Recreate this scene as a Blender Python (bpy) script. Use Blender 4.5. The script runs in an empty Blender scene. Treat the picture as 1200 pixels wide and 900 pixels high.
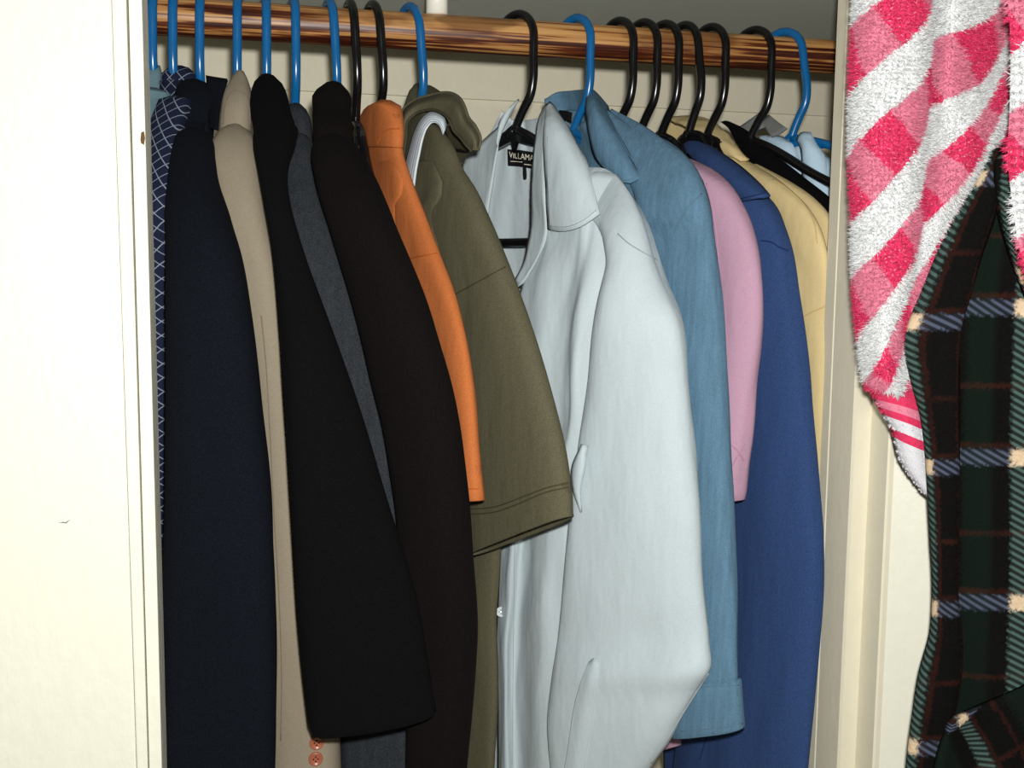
import bpy, bmesh, math, random
import numpy as np
from mathutils import Vector, Matrix, noise
from mathutils.bvhtree import BVHTree

SC = bpy.context.scene
COL = SC.collection
rnd = random.Random(7)

# ------------------------------------------------------------------ camera, world, flash, exposure
CAM = Vector((0.0, 0.0, 1.45))
YAW, PITCH, ROLL, F = math.radians(12.1), math.radians(-5.9), math.radians(0.65), 1200.0
fwd = Vector((math.sin(YAW) * math.cos(PITCH), math.cos(YAW) * math.cos(PITCH), math.sin(PITCH)))
rt0 = Vector((math.cos(YAW), -math.sin(YAW), 0.0))
up0 = rt0.cross(fwd)
RT = rt0 * math.cos(ROLL) + up0 * math.sin(ROLL)
UP = up0 * math.cos(ROLL) - rt0 * math.sin(ROLL)
cam_data = bpy.data.cameras.new('camera')
cam_data.sensor_width = 36.0
cam_data.sensor_fit = 'HORIZONTAL'
cam_data.lens = 36.0 * F / 1200.0
cam_data.clip_start = 0.02
cam = bpy.data.objects.new('camera', cam_data)
COL.objects.link(cam)
M3 = Matrix((RT, UP, -fwd)).transposed()
cam.matrix_world = Matrix.Translation(CAM) @ M3.to_4x4()
SC.camera = cam

world = bpy.data.worlds.new('world')
SC.world = world
world.use_nodes = True
world.node_tree.nodes['Background'].inputs[0].default_value = (1.0, 0.97, 0.9, 1)
world.node_tree.nodes['Background'].inputs[1].default_value = 0.05

ld = bpy.data.lights.new('camera_flash', 'POINT')
ld.energy = 46.0
ld.color = (1.0, 0.985, 0.95)
ld.shadow_soft_size = 0.012
flash = bpy.data.objects.new('camera_flash', ld)
flash.location = CAM + RT * 0.016 + UP * 0.040
COL.objects.link(flash)

SC.view_settings.view_transform = 'Standard'
SC.view_settings.look = 'None'
SC.view_settings.exposure = 0.0
SC.view_settings.gamma = 1.0
SC.view_settings.use_curve_mapping = False


# ------------------------------------------------------------------ helpers
def ray(px, py):
    return fwd + RT * ((px - 600.0) / F) - UP * ((py - 450.0) / F)


def P(px, py, Y):
    d = ray(px, py)
    return CAM + d * (Y / d.y)


class Plane:
    """vertical plane of a hanging garment through its hook, swung by alpha from straight towards the room"""
    def __init__(self, hx, alpha):
        a = math.radians(alpha)
        self.h = Vector((hx, ROD_Y, 0)); self.a = a
        self.d = Vector((math.sin(a), -math.cos(a), 0))
        self.n = Vector((math.cos(a), math.sin(a), 0))

    def q(self, px, py, off):
        d = ray(px, py)
        s = ((self.h - CAM).dot(self.n) + off) / d.dot(self.n)
        return CAM + d * s


ROD_Y, ROD_R = 1.03, 0.0175
ROD_Z = P(600, 44, ROD_Y).z


def hookx(px):
    return P(px, 110, ROD_Y).x


def hexc(r, g, b):
    f = lambda c: c / 12.92 if c <= 0.04045 else ((c + 0.055) / 1.055) ** 2.4
    return (f(r / 255), f(g / 255), f(b / 255), 1.0)


def tag(o, label=None, cat=None, group=None, kind=None):
    if label: o['label'] = label
    if cat: o['category'] = cat
    if group: o['group'] = group
    if kind: o['kind'] = kind
    return o


def empty(name, loc, label=None, cat=None, group=None):
    o = bpy.data.objects.new(name, None)
    o.empty_display_size = 0.05
    o.location = loc
    COL.objects.link(o)
    return tag(o, label, cat, group)


BV = {}
BVO = []


def mk(name, verts, faces, mat, parent=None, loopuv=None, smooth=True):
    org = Vector((0, 0, 0))
    p = parent
    while p is not None:
        org += p.location
        p = p.parent
    me = bpy.data.meshes.new(name)
    me.from_pydata([tuple(Vector(v) - org) for v in verts], [], faces)
    if loopuv is not None:
        uvl = me.uv_layers.new(name='UVMap')
        uvl.data.foreach_set('uv', np.asarray(loopuv, dtype=np.float32).ravel())
    me.polygons.foreach_set('use_smooth', [smooth] * len(me.polygons))
    me.update()
    o = bpy.data.objects.new(name, me)
    if mat: me.materials.append(mat)
    if parent is not None: o.parent = parent
    COL.objects.link(o)
    BV[o.name] = (list(map(Vector, verts)), faces); BVO.append(o)
    return o


def cr(keys, ts, x):
    """Catmull-Rom of key rows (K,D) at knots ts, sampled at x"""
    keys = np.asarray(keys, float); ts = np.asarray(ts, float)
    K = len(ts)
    if K == 2:
        w = ((x - ts[0]) / (ts[1] - ts[0]))[:, None]
        return keys[0] * (1 - w) + keys[1] * w
    m = np.zeros_like(keys)
    for i in range(K):
        if i == 0: m[i] = (keys[1] - keys[0]) / (ts[1] - ts[0])
        elif i == K - 1: m[i] = (keys[-1] - keys[-2]) / (ts[-1] - ts[-2])
        else:
            d0 = (keys[i] - keys[i - 1]) / (ts[i] - ts[i - 1]); d1 = (keys[i + 1] - keys[i]) / (ts[i + 1] - ts[i])
            w0, w1 = ts[i + 1] - ts[i], ts[i] - ts[i - 1]
            m[i] = (d0 * w0 + d1 * w1) / (w0 + w1)
    idx = np.clip(np.searchsorted(ts, x, side='right') - 1, 0, K - 2)
    h = (ts[idx + 1] - ts[idx]); u = ((x - ts[idx]) / h)[:, None]; h = h[:, None]
    u2, u3 = u * u, u * u * u
    return (2 * u3 - 3 * u2 + 1) * keys[idx] + (u3 - 2 * u2 + u) * h * m[idx] + (-2 * u3 + 3 * u2) * keys[idx + 1] + (u3 - u2) * h * m[idx + 1]


def wr_noise(u, v, seed, fx, fy):
    return noise.noise(Vector((u * fx + seed * 7.3, v * fy + seed * 3.1, seed))) + 0.5 * noise.noise(Vector((u * fx * 2.1 + seed, v * fy * 2.3, seed + 9.0)))


SEED = [1]


def loft(name, secs, q, mat, parent, t=0.03, n=44, step=0.007, wr=0.0015, fx=28, fy=7, e=0.8, bottom='open', top=True, hem_lift=0.03):
    """tube of cloth through sections (py, pxL, vL, pxR, vR[, t[, dpyR]]); q turns (px, py, v) into a point"""
    SEED[0] += 1; sd = SEED[0]
    rows = []
    for s in secs:
        py, pl, vl, pr, vr = s[:5]
        tt = s[5] if len(s) > 5 and s[5] else t
        dp = s[6] if len(s) > 6 else 0
        A, B = q(pl, py, vl), q(pr, py + dp, vr)
        rows.append(list(A) + list(B) + [tt])
    rows = np.array(rows)
    mids = (rows[:, :3] + rows[:, 3:6]) / 2
    ts = np.concatenate([[0], np.cumsum(np.maximum(np.linalg.norm(np.diff(mids, axis=0), axis=1), 0.004))])
    m = max(8, int(ts[-1] / step))
    xs = np.linspace(0, ts[-1], m)
    R = cr(rows, ts, xs)
    verts, uvv = [], []
    th = np.linspace(0, 2 * math.pi, n, endpoint=False)
    ca = np.sign(np.cos(th)) * np.abs(np.cos(th)) ** e
    sa = np.sign(np.sin(th)) * np.abs(np.sin(th)) ** e
    wm = np.median(np.linalg.norm(R[:, 3:6] - R[:, :3], axis=1)) / 2; tm = np.median(R[:, 6]) / 2
    ex, ey = np.append(ca, ca[0]) * wm, np.append(sa, sa[0]) * tm
    AU = np.concatenate([[0], np.cumsum(np.hypot(np.diff(ex), np.diff(ey)))])

    def ring(c, a, b, v, disp=True):
        la, lb = np.linalg.norm(a), np.linalg.norm(b)
        for j in range(n):
            p = c + a * ca[j] + b * sa[j]
            if disp and wr:
                nd = a / la * (math.cos(th[j]) / la) + b / lb * (math.sin(th[j]) / lb)
                nd /= np.linalg.norm(nd)
                uu = ca[j] * la + (0.5 if sa[j] > 0 else 0)
                p = p + nd * wr * wr_noise(uu, v, sd, fx, fy)
            verts.append(p)
            uvv.append((AU[j], -v))
    cs, as_, bs = [], [], []
    for i in range(m):
        A, B, tt = R[i, :3], R[i, 3:6], max(min(R[i, 6], 0.9 * np.linalg.norm(R[i, 3:6] - R[i, :3])), 0.002)
        a = (B - A) / 2
        ah = np.array([a[0], a[1]]); ln = np.linalg.norm(ah) + 1e-9
        b = np.array([-ah[1] / ln, ah[0] / ln, 0]) * tt / 2
        cs.append((A + B) / 2); as_.append(a); bs.append(b)
    nr = 0
    if top:
        for k in (0.35, 0.75):
            z = (1 - k) * 0.012 * min(1, np.linalg.norm(as_[0]) / 0.02)
            ring(cs[0] + np.array([0, 0, z * 0.6]), as_[0] * k, bs[0] * k, 0, False); nr += 1
    for i in range(m):
        ring(cs[i], as_[i], bs[i], xs[i]); nr += 1
    if bottom == 'open':
        i = m - 1
        la, lb = np.linalg.norm(as_[i]), np.linalg.norm(bs[i])
        for dz, ins in ((-0.001, 0.0012), (0.0, 0.0024), (hem_lift, 0.004)):
            base = (nr - 0)
            ring(cs[i] + np.array([0, 0, dz]), as_[i] * max(0.2, 1 - ins / la), bs[i] * max(0.2, 1 - ins / lb), xs[i], True); nr += 1
    faces, luv = [], []
    for i in range(nr - 1):
        for j in range(n):
            j2 = (j + 1) % n
            faces.append((i * n + j, (i + 1) * n + j, (i + 1) * n + j2, i * n + j2))
            u0, u1 = AU[j], AU[j + 1]
            v0, v1 = uvv[i * n][1], uvv[(i + 1) * n][1]
            luv += [(u0, v0), (u0, v1), (u1, v1), (u1, v0)]
    faces.append(tuple(range(n)))
    luv += [uvv[j] for j in range(n)]
    faces.append(tuple((nr - 1) * n + j for j in reversed(range(n))))
    luv += [uvv[(nr - 1) * n + j] for j in reversed(range(n))]
    return mk(name, verts, faces, mat, parent, luv)


def patch(name, ctrl, q, mat, parent, th=0.0018, nu=None, nv=None, wr=0.0, fx=30, fy=10, uvrot=0.0, uvoff=(0, 0), closed=None):
    """thin cloth sheet through a grid of control points (px, py, v)"""
    SEED[0] += 1; sd = SEED[0]
    K, C = len(ctrl), len(ctrl[0])
    G = np.array([[list(q(*c)) for c in row] for row in ctrl])
    du = np.concatenate([[0], np.cumsum(np.linalg.norm(np.diff(G, axis=1), axis=2).mean(0))])
    dv = np.concatenate([[0], np.cumsum(np.linalg.norm(np.diff(G, axis=0), axis=2).mean(1))])
    nu = nu or max(6, int(du[-1] / 0.005)); nv = nv or max(6, int(dv[-1] / 0.006))
    xu, xv = np.linspace(0, du[-1], nu), np.linspace(0, dv[-1], nv)
    H = np.array([cr(G[i], du, xu) for i in range(K)])            # K,nu,3
    S = np.array([cr(H[:, j], dv, xv) for j in range(nu)]).transpose(1, 0, 2)   # nv,nu,3
    tu = np.gradient(S, axis=1); tv = np.gradient(S, axis=0)
    N = np.cross(tu, tv); N /= (np.linalg.norm(N, axis=2, keepdims=True) + 1e-9)
    view = S - np.array(CAM)
    sg = np.sign((N * view).sum(2).mean())
    N = N * sg                                                   # away from the room
    if wr:
        D = np.array([[wr_noise(xu[j], xv[i], sd, fx, fy) for j in range(nu)] for i in range(nv)])
        S = S + N * (wr * D)[:, :, None]
    S2 = S + N * th
    verts = list(S.reshape(-1, 3)) + list(S2.reshape(-1, 3))
    c_, s_ = math.cos(uvrot), math.sin(uvrot)
    uv = [(c_ * xu[j] + s_ * xv[i] + uvoff[0], s_ * xu[j] - c_ * xv[i] + uvoff[1]) for i in range(nv) for j in range(nu)]
    faces, luv = [], []
    o2 = nv * nu

    def add(f):
        faces.append(f); luv.extend(uv[k % o2] for k in f)
    for i in range(nv - 1):
        for j in range(nu - 1):
            a, b, c, d = i * nu + j, i * nu + j + 1, (i + 1) * nu + j + 1, (i + 1) * nu + j
            if sg > 0: add((a, b, c, d)[::-1]); add((a + o2, b + o2, c + o2, d + o2))
            else: add((a, b, c, d)); add((a + o2, b + o2, c + o2, d + o2)[::-1])
    edge = [(0 * nu + j, 0 * nu + j + 1) for j in range(nu - 1)] + [(i * nu + nu - 1, (i + 1) * nu + nu - 1) for i in range(nv - 1)] + \
           [((nv - 1) * nu + j + 1, (nv - 1) * nu + j) for j in reversed(range(nu - 1))] + [((i + 1) * nu, i * nu) for i in reversed(range(nv - 1))]
    for a, b in edge:
        if sg > 0: add((a, b, b + o2, a + o2))
        else: add((b, a, a + o2, b + o2))
    o = mk(name, verts, faces, mat, parent, luv)
    return o


def tube_geo(pts, r, n=8):
    pts = [Vector(p) for p in pts]
    verts, faces = [], []
    prev = None
    for i, p in enumerate(pts):
        t = (pts[min(i + 1, len(pts) - 1)] - pts[max(i - 1, 0)]).normalized()
        if prev is None:
            x = t.orthogonal().normalized()
        else:
            x = (prev - t * prev.dot(t)).normalized()
        prev = x
        y = t.cross(x)
        for k in range(n):
            a = 2 * math.pi * k / n
            verts.append(p + (x * math.cos(a) + y * math.sin(a)) * r)
    for i in range(len(pts) - 1):
        for k in range(n):
            k2 = (k + 1) % n
            faces.append((i * n + k, i * n + k2, (i + 1) * n + k2, (i + 1) * n + k))
    faces.append(tuple(range(n))[::-1])
    faces.append(tuple((len(pts) - 1) * n + k for k in range(n)))
    return verts, faces


def spline(pts, m=40):
    pts = np.array([list(p) for p in pts], float)
    ts = np.concatenate([[0], np.cumsum(np.maximum(np.linalg.norm(np.diff(pts, axis=0), axis=1), 1e-5))])
    return [Vector(p) for p in cr(pts, ts, np.linspace(0, ts[-1], m))]


def hit(obj, px, py):
    v, f = BV[obj.name]
    if not isinstance(BV.get('#' + obj.name), BVHTree):
        BV['#' + obj.name] = BVHTree.FromPolygons(v, f)
    d = ray(px, py).normalized()
    loc, nor, idx, dist = BV['#' + obj.name].ray_cast(CAM, d)
    return loc, nor, d


def seam(obj, pix, mat, parent, r=0.0005, lift=0.0, name='seam', m=40):
    pix3 = spline([(a, b, 0) for a, b in pix], m)
    pts = []
    for p in pix3:
        loc, nor, d = hit(obj, p.x, p.y)
        if loc is not None: pts.append(loc - d * lift)
    if len(pts) < 3: return None
    v, f = tube_geo(pts, r, 6)
    return mk(name, v, f, mat, parent)


def box_geo(x0, x1, y0, y1, z0, z1, bev=0.0):
    bm = bmesh.new()
    bmesh.ops.create_cube(bm, size=1)
    bmesh.ops.scale(bm, vec=(x1 - x0, y1 - y0, z1 - z0), verts=bm.verts)
    bmesh.ops.translate(bm, vec=((x0 + x1) / 2, (y0 + y1) / 2, (z0 + z1) / 2), verts=bm.verts)
    if bev:
        bmesh.ops.bevel(bm, geom=list(bm.edges), offset=bev, segments=2, profile=0.6, affect='EDGES')
    v = [x.co.copy() for x in bm.verts]; f = [tuple(q.index for q in x.verts) for x in bm.faces]
    bm.free()
    return v, f


def box(name, x0, x1, y0, y1, z0, z1, mat, parent=None, bev=0.0, kind='structure', **kw):
    v, f = box_geo(x0, x1, y0, y1, z0, z1, bev)
    o = mk(name, v, f, mat, parent, smooth=False)
    if parent is None: tag(o, kind=kind, **kw)
    return o


def prism(name, poly, z0, z1, mat, parent=None, kind='structure', smooth=False):
    """vertical extrusion of a plan polygon"""
    n = len(poly)
    v = [(x, y, z0) for x, y in poly] + [(x, y, z1) for x, y in poly]
    f = [(i, (i + 1) % n, n + (i + 1) % n, n + i) for i in range(n)] + [tuple(range(n))[::-1], tuple(range(n, 2 * n))]
    o = mk(name, v, f, mat, parent, smooth=smooth)
    if parent is None: tag(o, kind=kind)
    return o


# ------------------------------------------------------------------ materials
class NT:
    def __init__(self, name):
        self.m = bpy.data.materials.new(name); self.m.use_nodes = True
        self.t = self.m.node_tree; self.b = self.t.nodes['Principled BSDF']

    def n(self, typ, **kw):
        x = self.t.nodes.new(typ)
        for k, v in kw.items(): setattr(x, k, v)
        return x

    def l(self, a, b): self.t.links.new(a, b)

    def math(self, op, a, b=None, c=None):
        x = self.n('ShaderNodeMath', operation=op)
        for i, v in enumerate((a, b, c)):
            if v is None: continue
            if isinstance(v, (int, float)): x.inputs[i].default_value = v
            else: self.l(v, x.inputs[i])
        return x.outputs[0]

    def mix(self, fac, a, b, mode='MIX'):
        x = self.n('ShaderNodeMix', data_type='RGBA', blend_type=mode)
        for i, v in ((0, fac), (6, a), (7, b)):
            if isinstance(v, (int, float)): x.inputs[i].default_value = v
            elif isinstance(v, tuple): x.inputs[i].default_value = v
            else: self.l(v, x.inputs[i])
        return x.outputs[2]

    def uv(self):
        if not hasattr(self, '_uv'):
            self._uv = self.n('ShaderNodeUVMap')
            self._sep = self.n('ShaderNodeSeparateXYZ'); self.l(self._uv.outputs[0], self._sep.inputs[0])
        return self._uv.outputs[0], self._sep.outputs[0], self._sep.outputs[1]

    def obj(self):
        if not hasattr(self, '_tc'): self._tc = self.n('ShaderNodeTexCoord')
        return self._tc.outputs['Object']

    def noise(self, vec, scale, detail=2, rough=0.5, stretch=None):
        if stretch:
            mp = self.n('ShaderNodeMapping'); mp.inputs['Scale'].default_value = stretch
            self.l(vec, mp.inputs[0]); vec = mp.outputs[0]
        x = self.n('ShaderNodeTexNoise'); x.inputs['Scale'].default_value = scale
        x.inputs['Detail'].default_value = detail; x.inputs['Roughness'].default_value = rough
        self.l(vec, x.inputs['Vector'])
        return x.outputs[0]

    def ramp(self, f, stops):
        x = self.n('ShaderNodeValToRGB')
        while len(x.color_ramp.elements) < len(stops): x.color_ramp.elements.new(0.5)
        for e, (p, c) in zip(x.color_ramp.elements, stops): e.position = p; e.color = c
        self.l(f, x.inputs[0])
        return x.outputs[0]

    def bump(self, h, dist, strength=1.0, chain=None):
        x = self.n('ShaderNodeBump'); x.inputs['Distance'].default_value = dist; x.inputs['Strength'].default_value = strength
        self.l(h, x.inputs['Height'])
        if chain is not None: self.l(chain, x.inputs['Normal'])
        self.l(x.outputs[0], self.b.inputs['Normal'])
        return x.outputs[0]

    def col(self, c): 
        if isinstance(c, tuple): self.b.inputs['Base Color'].default_value = c
        else: self.l(c, self.b.inputs['Base Color'])

    def set(self, **kw):
        for k, v in kw.items(): self.b.inputs[k.replace('_', ' ')].default_value = v


def scl(c, k): return (min(1, c[0] * k), min(1, c[1] * k), min(1, c[2] * k), 1)


def fabric(name, c, speck=0.25, rough=0.9, wrinkle=0.0012, sheen=0.0, slub=0.0, spec=0.2, speck_scale=900, alt=None):
    a = NT(name); o = a.obj()
    nz = a.noise(o, speck_scale, 2, 0.6)
    fac = a.ramp(nz, [(0.3, (0, 0, 0, 1)), (0.7, (1, 1, 1, 1))])
    base = a.mix(fac, scl(c, 1 - speck), alt or scl(c, 1 + speck))
    if slub:
        sl = a.noise(o, 240, 3, 0.6, (1, 1, 0.06))
        base = a.mix(slub, base, a.ramp(sl, [(0.3, scl(c, 0.5)), (0.75, scl(c, 1.5))]))
    a.col(base)
    a.set(Roughness=rough); a.b.inputs['Specular IOR Level'].default_value = spec
    if sheen:
        a.b.inputs['Sheen Weight'].default_value = sheen
        a.b.inputs['Sheen Roughness'].default_value = 0.5
    w = a.noise(o, 26, 3, 0.55, (1.0, 1.0, 0.35))
    ch = a.bump(w, wrinkle * 3, 0.8)
    a.bump(nz, 0.0003, 0.5, ch)
    return a.m


def plain(name, c, rough=0.5, spec=0.5, bumpy=0.0, coat=0.0):
    a = NT(name); o = a.obj()
    nz = a.noise(o, 60, 4, 0.6)
    a.col(a.mix(nz, scl(c, 0.94), scl(c, 1.04)))
    a.set(Roughness=rough); a.b.inputs['Specular IOR Level'].default_value = spec
    if coat: a.b.inputs['Coat Weight'].default_value = coat; a.b.inputs['Coat Roughness'].default_value = 0.15
    if bumpy: a.bump(a.noise(o, 130, 4, 0.55, (1, 1, 0.5)), bumpy, 0.6)
    return a.m


M = {}
M['paint'] = plain('cream_gloss_paint', hexc(214, 213, 197), 0.42, 0.4, 0.0012)
M['wall'] = plain('closet_wall_paint', hexc(218, 212, 190), 0.6, 0.3, 0.0008)
M['jamb'] = plain('jamb_paint', hexc(214, 208, 186), 0.45, 0.4, 0.0004)
M['shelf'] = plain('shelf_paint', hexc(190, 194, 184), 0.7, 0.2, 0.0005)
M['black_plastic'] = plain('black_plastic', hexc(14, 14, 15), 0.22, 0.5)
M['blue_plastic'] = plain('blue_plastic', hexc(14, 88, 142), 0.25, 0.5)
M['chip'] = plain('bare_wood_chip', hexc(92, 66, 40), 0.8, 0.2)
M['white_paint'] = plain('white_gloss_paint', hexc(226, 224, 212), 0.35, 0.5)

# varnished rod: streaky dark grain over tan wood
a = NT('stained_wood'); o_ = a.obj()
g1 = a.noise(o_, 60, 4, 0.6, (0.10, 1, 1))
g2 = a.noise(o_, 330, 2, 0.5, (0.022, 1, 1))
g3 = a.noise(o_, 26, 3, 0.6, (0.3, 1, 1))
sepz = a.n('ShaderNodeSeparateXYZ'); a.l(o_, sepz.inputs[0])
s1 = a.math('ADD', a.math('MULTIPLY', g2, 0.75), a.math('MULTIPLY', g1, 0.35))
s2 = a.math('ADD', s1, a.math('MULTIPLY', sepz.outputs[2], 5.0))  # darker towards the underside: stain plus shading, both put into the colour
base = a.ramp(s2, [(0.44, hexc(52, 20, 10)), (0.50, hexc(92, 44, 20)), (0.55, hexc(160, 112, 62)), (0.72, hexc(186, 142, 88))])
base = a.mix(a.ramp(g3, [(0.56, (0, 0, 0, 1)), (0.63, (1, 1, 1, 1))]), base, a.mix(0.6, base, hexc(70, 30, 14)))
a.col(base); a.set(Roughness=0.4); a.b.inputs['Specular IOR Level'].default_value = 0.35
a.bump(s1, 0.0006, 0.6)
M['rod'] = a.m

M['navy'] = fabric('navy_wool', hexc(9, 13, 20), 0.5, 0.95, 0.0008, 0.0, spec=0.1)
M['black'] = fabric('black_wool', hexc(5, 5, 6), 0.6, 0.95, 0.0008, spec=0.1)
M['brownblack'] = fabric('brown_black_wool', hexc(12, 8, 8), 0.5, 0.95, 0.0008, spec=0.1)
M['charcoal'] = fabric('charcoal_herringbone_wool', hexc(40, 44, 48), 0.6, 0.95, 0.0008, slub=0.35, spec=0.1)
M['taupe'] = fabric('taupe_wool', hexc(130, 121, 104), 0.08, 0.9, 0.0008, spec=0.15)
M['teal'] = fabric('pale_teal_cotton', hexc(84, 108, 116), 0.15, 0.9)
M['orange'] = fabric('orange_jersey', hexc(176, 100, 52), 0.14, 0.92)
M['olive'] = fabric('olive_jersey', hexc(84, 81, 62), 0.22, 0.95)
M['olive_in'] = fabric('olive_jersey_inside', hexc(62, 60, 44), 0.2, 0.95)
M['white'] = fabric('pale_blue_white_cotton', hexc(178, 190, 194), 0.05, 0.6, 0.0014, spec=0.3)
M['denim'] = fabric('light_blue_denim', hexc(84, 116, 138), 0.2, 0.9, 0.0012, slub=0.3)
M['denim_in'] = fabric('denim_inside', hexc(98, 126, 144), 0.16, 0.9, 0.0012)
M['pink'] = fabric('mauve_pink_jersey', hexc(176, 140, 160), 0.07, 0.92)
M['blue'] = fabric('royal_blue_twill', hexc(42, 64, 106), 0.25, 0.9, 0.0012)
M['yellow'] = fabric('butter_yellow_jersey', hexc(200, 180, 132), 0.06, 0.92)
M['pale'] = fabric('pale_blue_striped_cotton', hexc(168, 192, 208), 0.06, 0.8, 0.002)
M['grey'] = fabric('grey_lining', hexc(104, 106, 104), 0.12, 0.9)
M['label'] = plain('black_satin_label', hexc(14, 14, 18), 0.5, 0.3)
M['thread'] = plain('cream_thread', hexc(212, 210, 190), 0.8, 0.2)
M['darkthread'] = plain('dark_thread', hexc(30, 24, 22), 0.9, 0.1)
M['button'] = plain('reddish_brown_button', hexc(150, 86, 62), 0.3, 0.5)
M['wbutton'] = plain('pearl_button', hexc(196, 206, 210), 0.3, 0.5)


def seam_mat(key, k=0.62):
    nm = key + '_seam'
    if nm not in M:
        c = {'white': (150, 160, 164), 'denim': (88, 116, 136), 'blue': (26, 44, 88), 'yellow': (196, 172, 116), 'olive': (68, 64, 44), 'orange': (172, 88, 36),
             'taupe': (110, 101, 86), 'pink': (178, 134, 156), 'navy': (8, 10, 16), 'brownblack': (10, 7, 7), 'black': (5, 5, 5)}[key]
        M[nm] = plain(nm, hexc(*c), 0.95, 0.1)
    return M[nm]


# windowpane check on navy
a = NT('navy_windowpane_check'); sx_ = a.n('ShaderNodeSeparateXYZ'); a.l(a.obj(), sx_.inputs[0])
u_ = a.math('ADD', sx_.outputs[0], a.math('MULTIPLY', sx_.outputs[1], -0.6)); v_ = sx_.outputs[2]
d1 = a.math('ADD', u_, v_); d2 = a.math('SUBTRACT', u_, v_)
cell = 0.0118
l1 = a.math('LESS_THAN', a.math('FRACT', a.math('DIVIDE', d1, cell)), 0.085)
l2 = a.math('LESS_THAN', a.math('FRACT', a.math('DIVIDE', d2, cell)), 0.085)
ln = a.math('MAXIMUM', l1, l2)
nz = a.noise(a.obj(), 900, 2)
a.col(a.mix(a.math('MULTIPLY', ln, 0.8), a.mix(nz, hexc(14, 18, 34), hexc(30, 36, 58)), hexc(128, 138, 152)))
a.set(Roughness=0.95); a.b.inputs['Specular IOR Level'].default_value = 0.1
M['check'] = a.m

# striped neck tape
a = NT('blue_white_striped_tape'); _, u_, v_ = a.uv()
st = a.math('LESS_THAN', a.math('FRACT', a.math('DIVIDE', u_, 0.0032)), 0.4)
st2 = a.noise(a.obj(), 500, 2)
a.col(a.mix(a.math('MULTIPLY', st, 0.8), a.mix(st2, hexc(178, 192, 200), hexc(214, 218, 218)), hexc(110, 128, 150)))
a.set(Roughness=0.9); M['tape'] = a.m

# terry towel check
a = NT('terry_check'); _, u_, v_ = a.uv()
nz = a.noise(a.obj(), 260, 2)
wob = a.math('MULTIPLY', a.math('SUBTRACT', nz, 0.5), 0.004)
vv = a.math('ADD', v_, wob); uu = a.math('ADD', u_, wob)
bandw = a.math('LESS_THAN', a.math('FRACT', a.math('DIVIDE', vv, 0.067)), 0.46)
chk = a.math('LESS_THAN', a.math('FRACT', a.math('DIVIDE', uu, 0.05)), 0.5)
pk = a.mix(chk, hexc(202, 116, 138), hexc(202, 50, 92))
nz2 = a.noise(a.obj(), 700, 2)
pk = a.mix(a.ramp(nz2, [(0.60, (0, 0, 0, 1)), (0.68, (1, 1, 1, 1))]), pk, hexc(214, 140, 156))
a.col(a.mix(bandw, pk, hexc(206, 208, 208)))
a.set(Roughness=0.95); a.b.inputs['Specular IOR Level'].default_value = 0.1
M['towel'] = a.m
a = NT('terry_border'); _, u_, v_ = a.uv()
mg, wh, pp = hexc(200, 44, 86), hexc(200, 200, 204), hexc(206, 118, 140)
rp = a.ramp(a.math('MULTIPLY', v_, -12.0), [(0.0, mg), (0.16, pp), (0.25, mg), (0.33, wh), (0.46, mg), (0.56, wh)])
rp.node.color_ramp.interpolation = 'CONSTANT'
a.col(rp)
a.set(Roughness=0.95); M['border'] = a.m

# tartan fleece
a = NT('tartan_fleece'); _, u_, v_ = a.uv()
nz = a.noise(a.obj(), 420, 3, 0.6); nb = a.noise(a.obj(), 60, 3, 0.6)
wob = a.math('MULTIPLY', a.math('SUBTRACT', nz, 0.5), 0.009)
uu = a.math('ADD', u_, wob); vv = a.math('ADD', v_, wob)
fu = a.math('FRACT', a.math('DIVIDE', uu, 0.080)); fv = a.math('FRACT', a.math('DIVIDE', vv, 0.112))
def sstep(x, lo, hi):
    mr = a.n('ShaderNodeMapRange', interpolation_type='SMOOTHSTEP'); a.l(x, mr.inputs[0])
    mr.inputs[1].default_value = lo; mr.inputs[2].default_value = hi
    return mr.outputs[0]
def band(x, lo, hi, soft): return a.math('MULTIPLY', sstep(x, lo, lo + soft), a.math('SUBTRACT', 1.0, sstep(x, hi - soft, hi)))
su, sv = band(fu, 0.02, 0.22, 0.05), band(fv, 0.02, 0.16, 0.035)
saw = a.math('FRACT', a.math('DIVIDE', a.math('ADD', a.math('MULTIPLY', u_, 0.6), v_), 0.0056))
hat = a.math('ADD', 0.12, a.math('MULTIPLY', band(saw, 0.05, 0.75, 0.25), 0.7))
base = a.mix(nz, hexc(5, 6, 6), hexc(18, 17, 16))
base = a.mix(a.math('MULTIPLY', band(fu, 0.55, 0.92, 0.1), 0.35), base, hexc(20, 36, 28))
red = a.math('MAXIMUM', a.math('MAXIMUM', band(fv, 0.14, 0.20, 0.025), band(fu, 0.20, 0.27, 0.03)), a.math('MAXIMUM', band(fv, 0.54, 0.60, 0.025), band(fu, 0.46, 0.52, 0.025)))
base = a.mix(a.math('MULTIPLY', red, a.math('MULTIPLY', nb, 0.5)), base, hexc(70, 32, 22))
base = a.mix(a.math('MULTIPLY', su, hat), base, hexc(74, 96, 90))
base = a.mix(a.math('MULTIPLY', sv, hat), base, hexc(76, 84, 102))
base = a.mix(a.math('MULTIPLY', a.math('MULTIPLY', su, sv), 0.95), base, a.mix(nz, hexc(176, 140, 100), hexc(216, 202, 176)))
a.col(base); a.set(Roughness=1.0); a.b.inputs['Specular IOR Level'].default_value = 0.05
a.bump(nz, 0.0012, 0.6)
M['tartan'] = a.m

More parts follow.
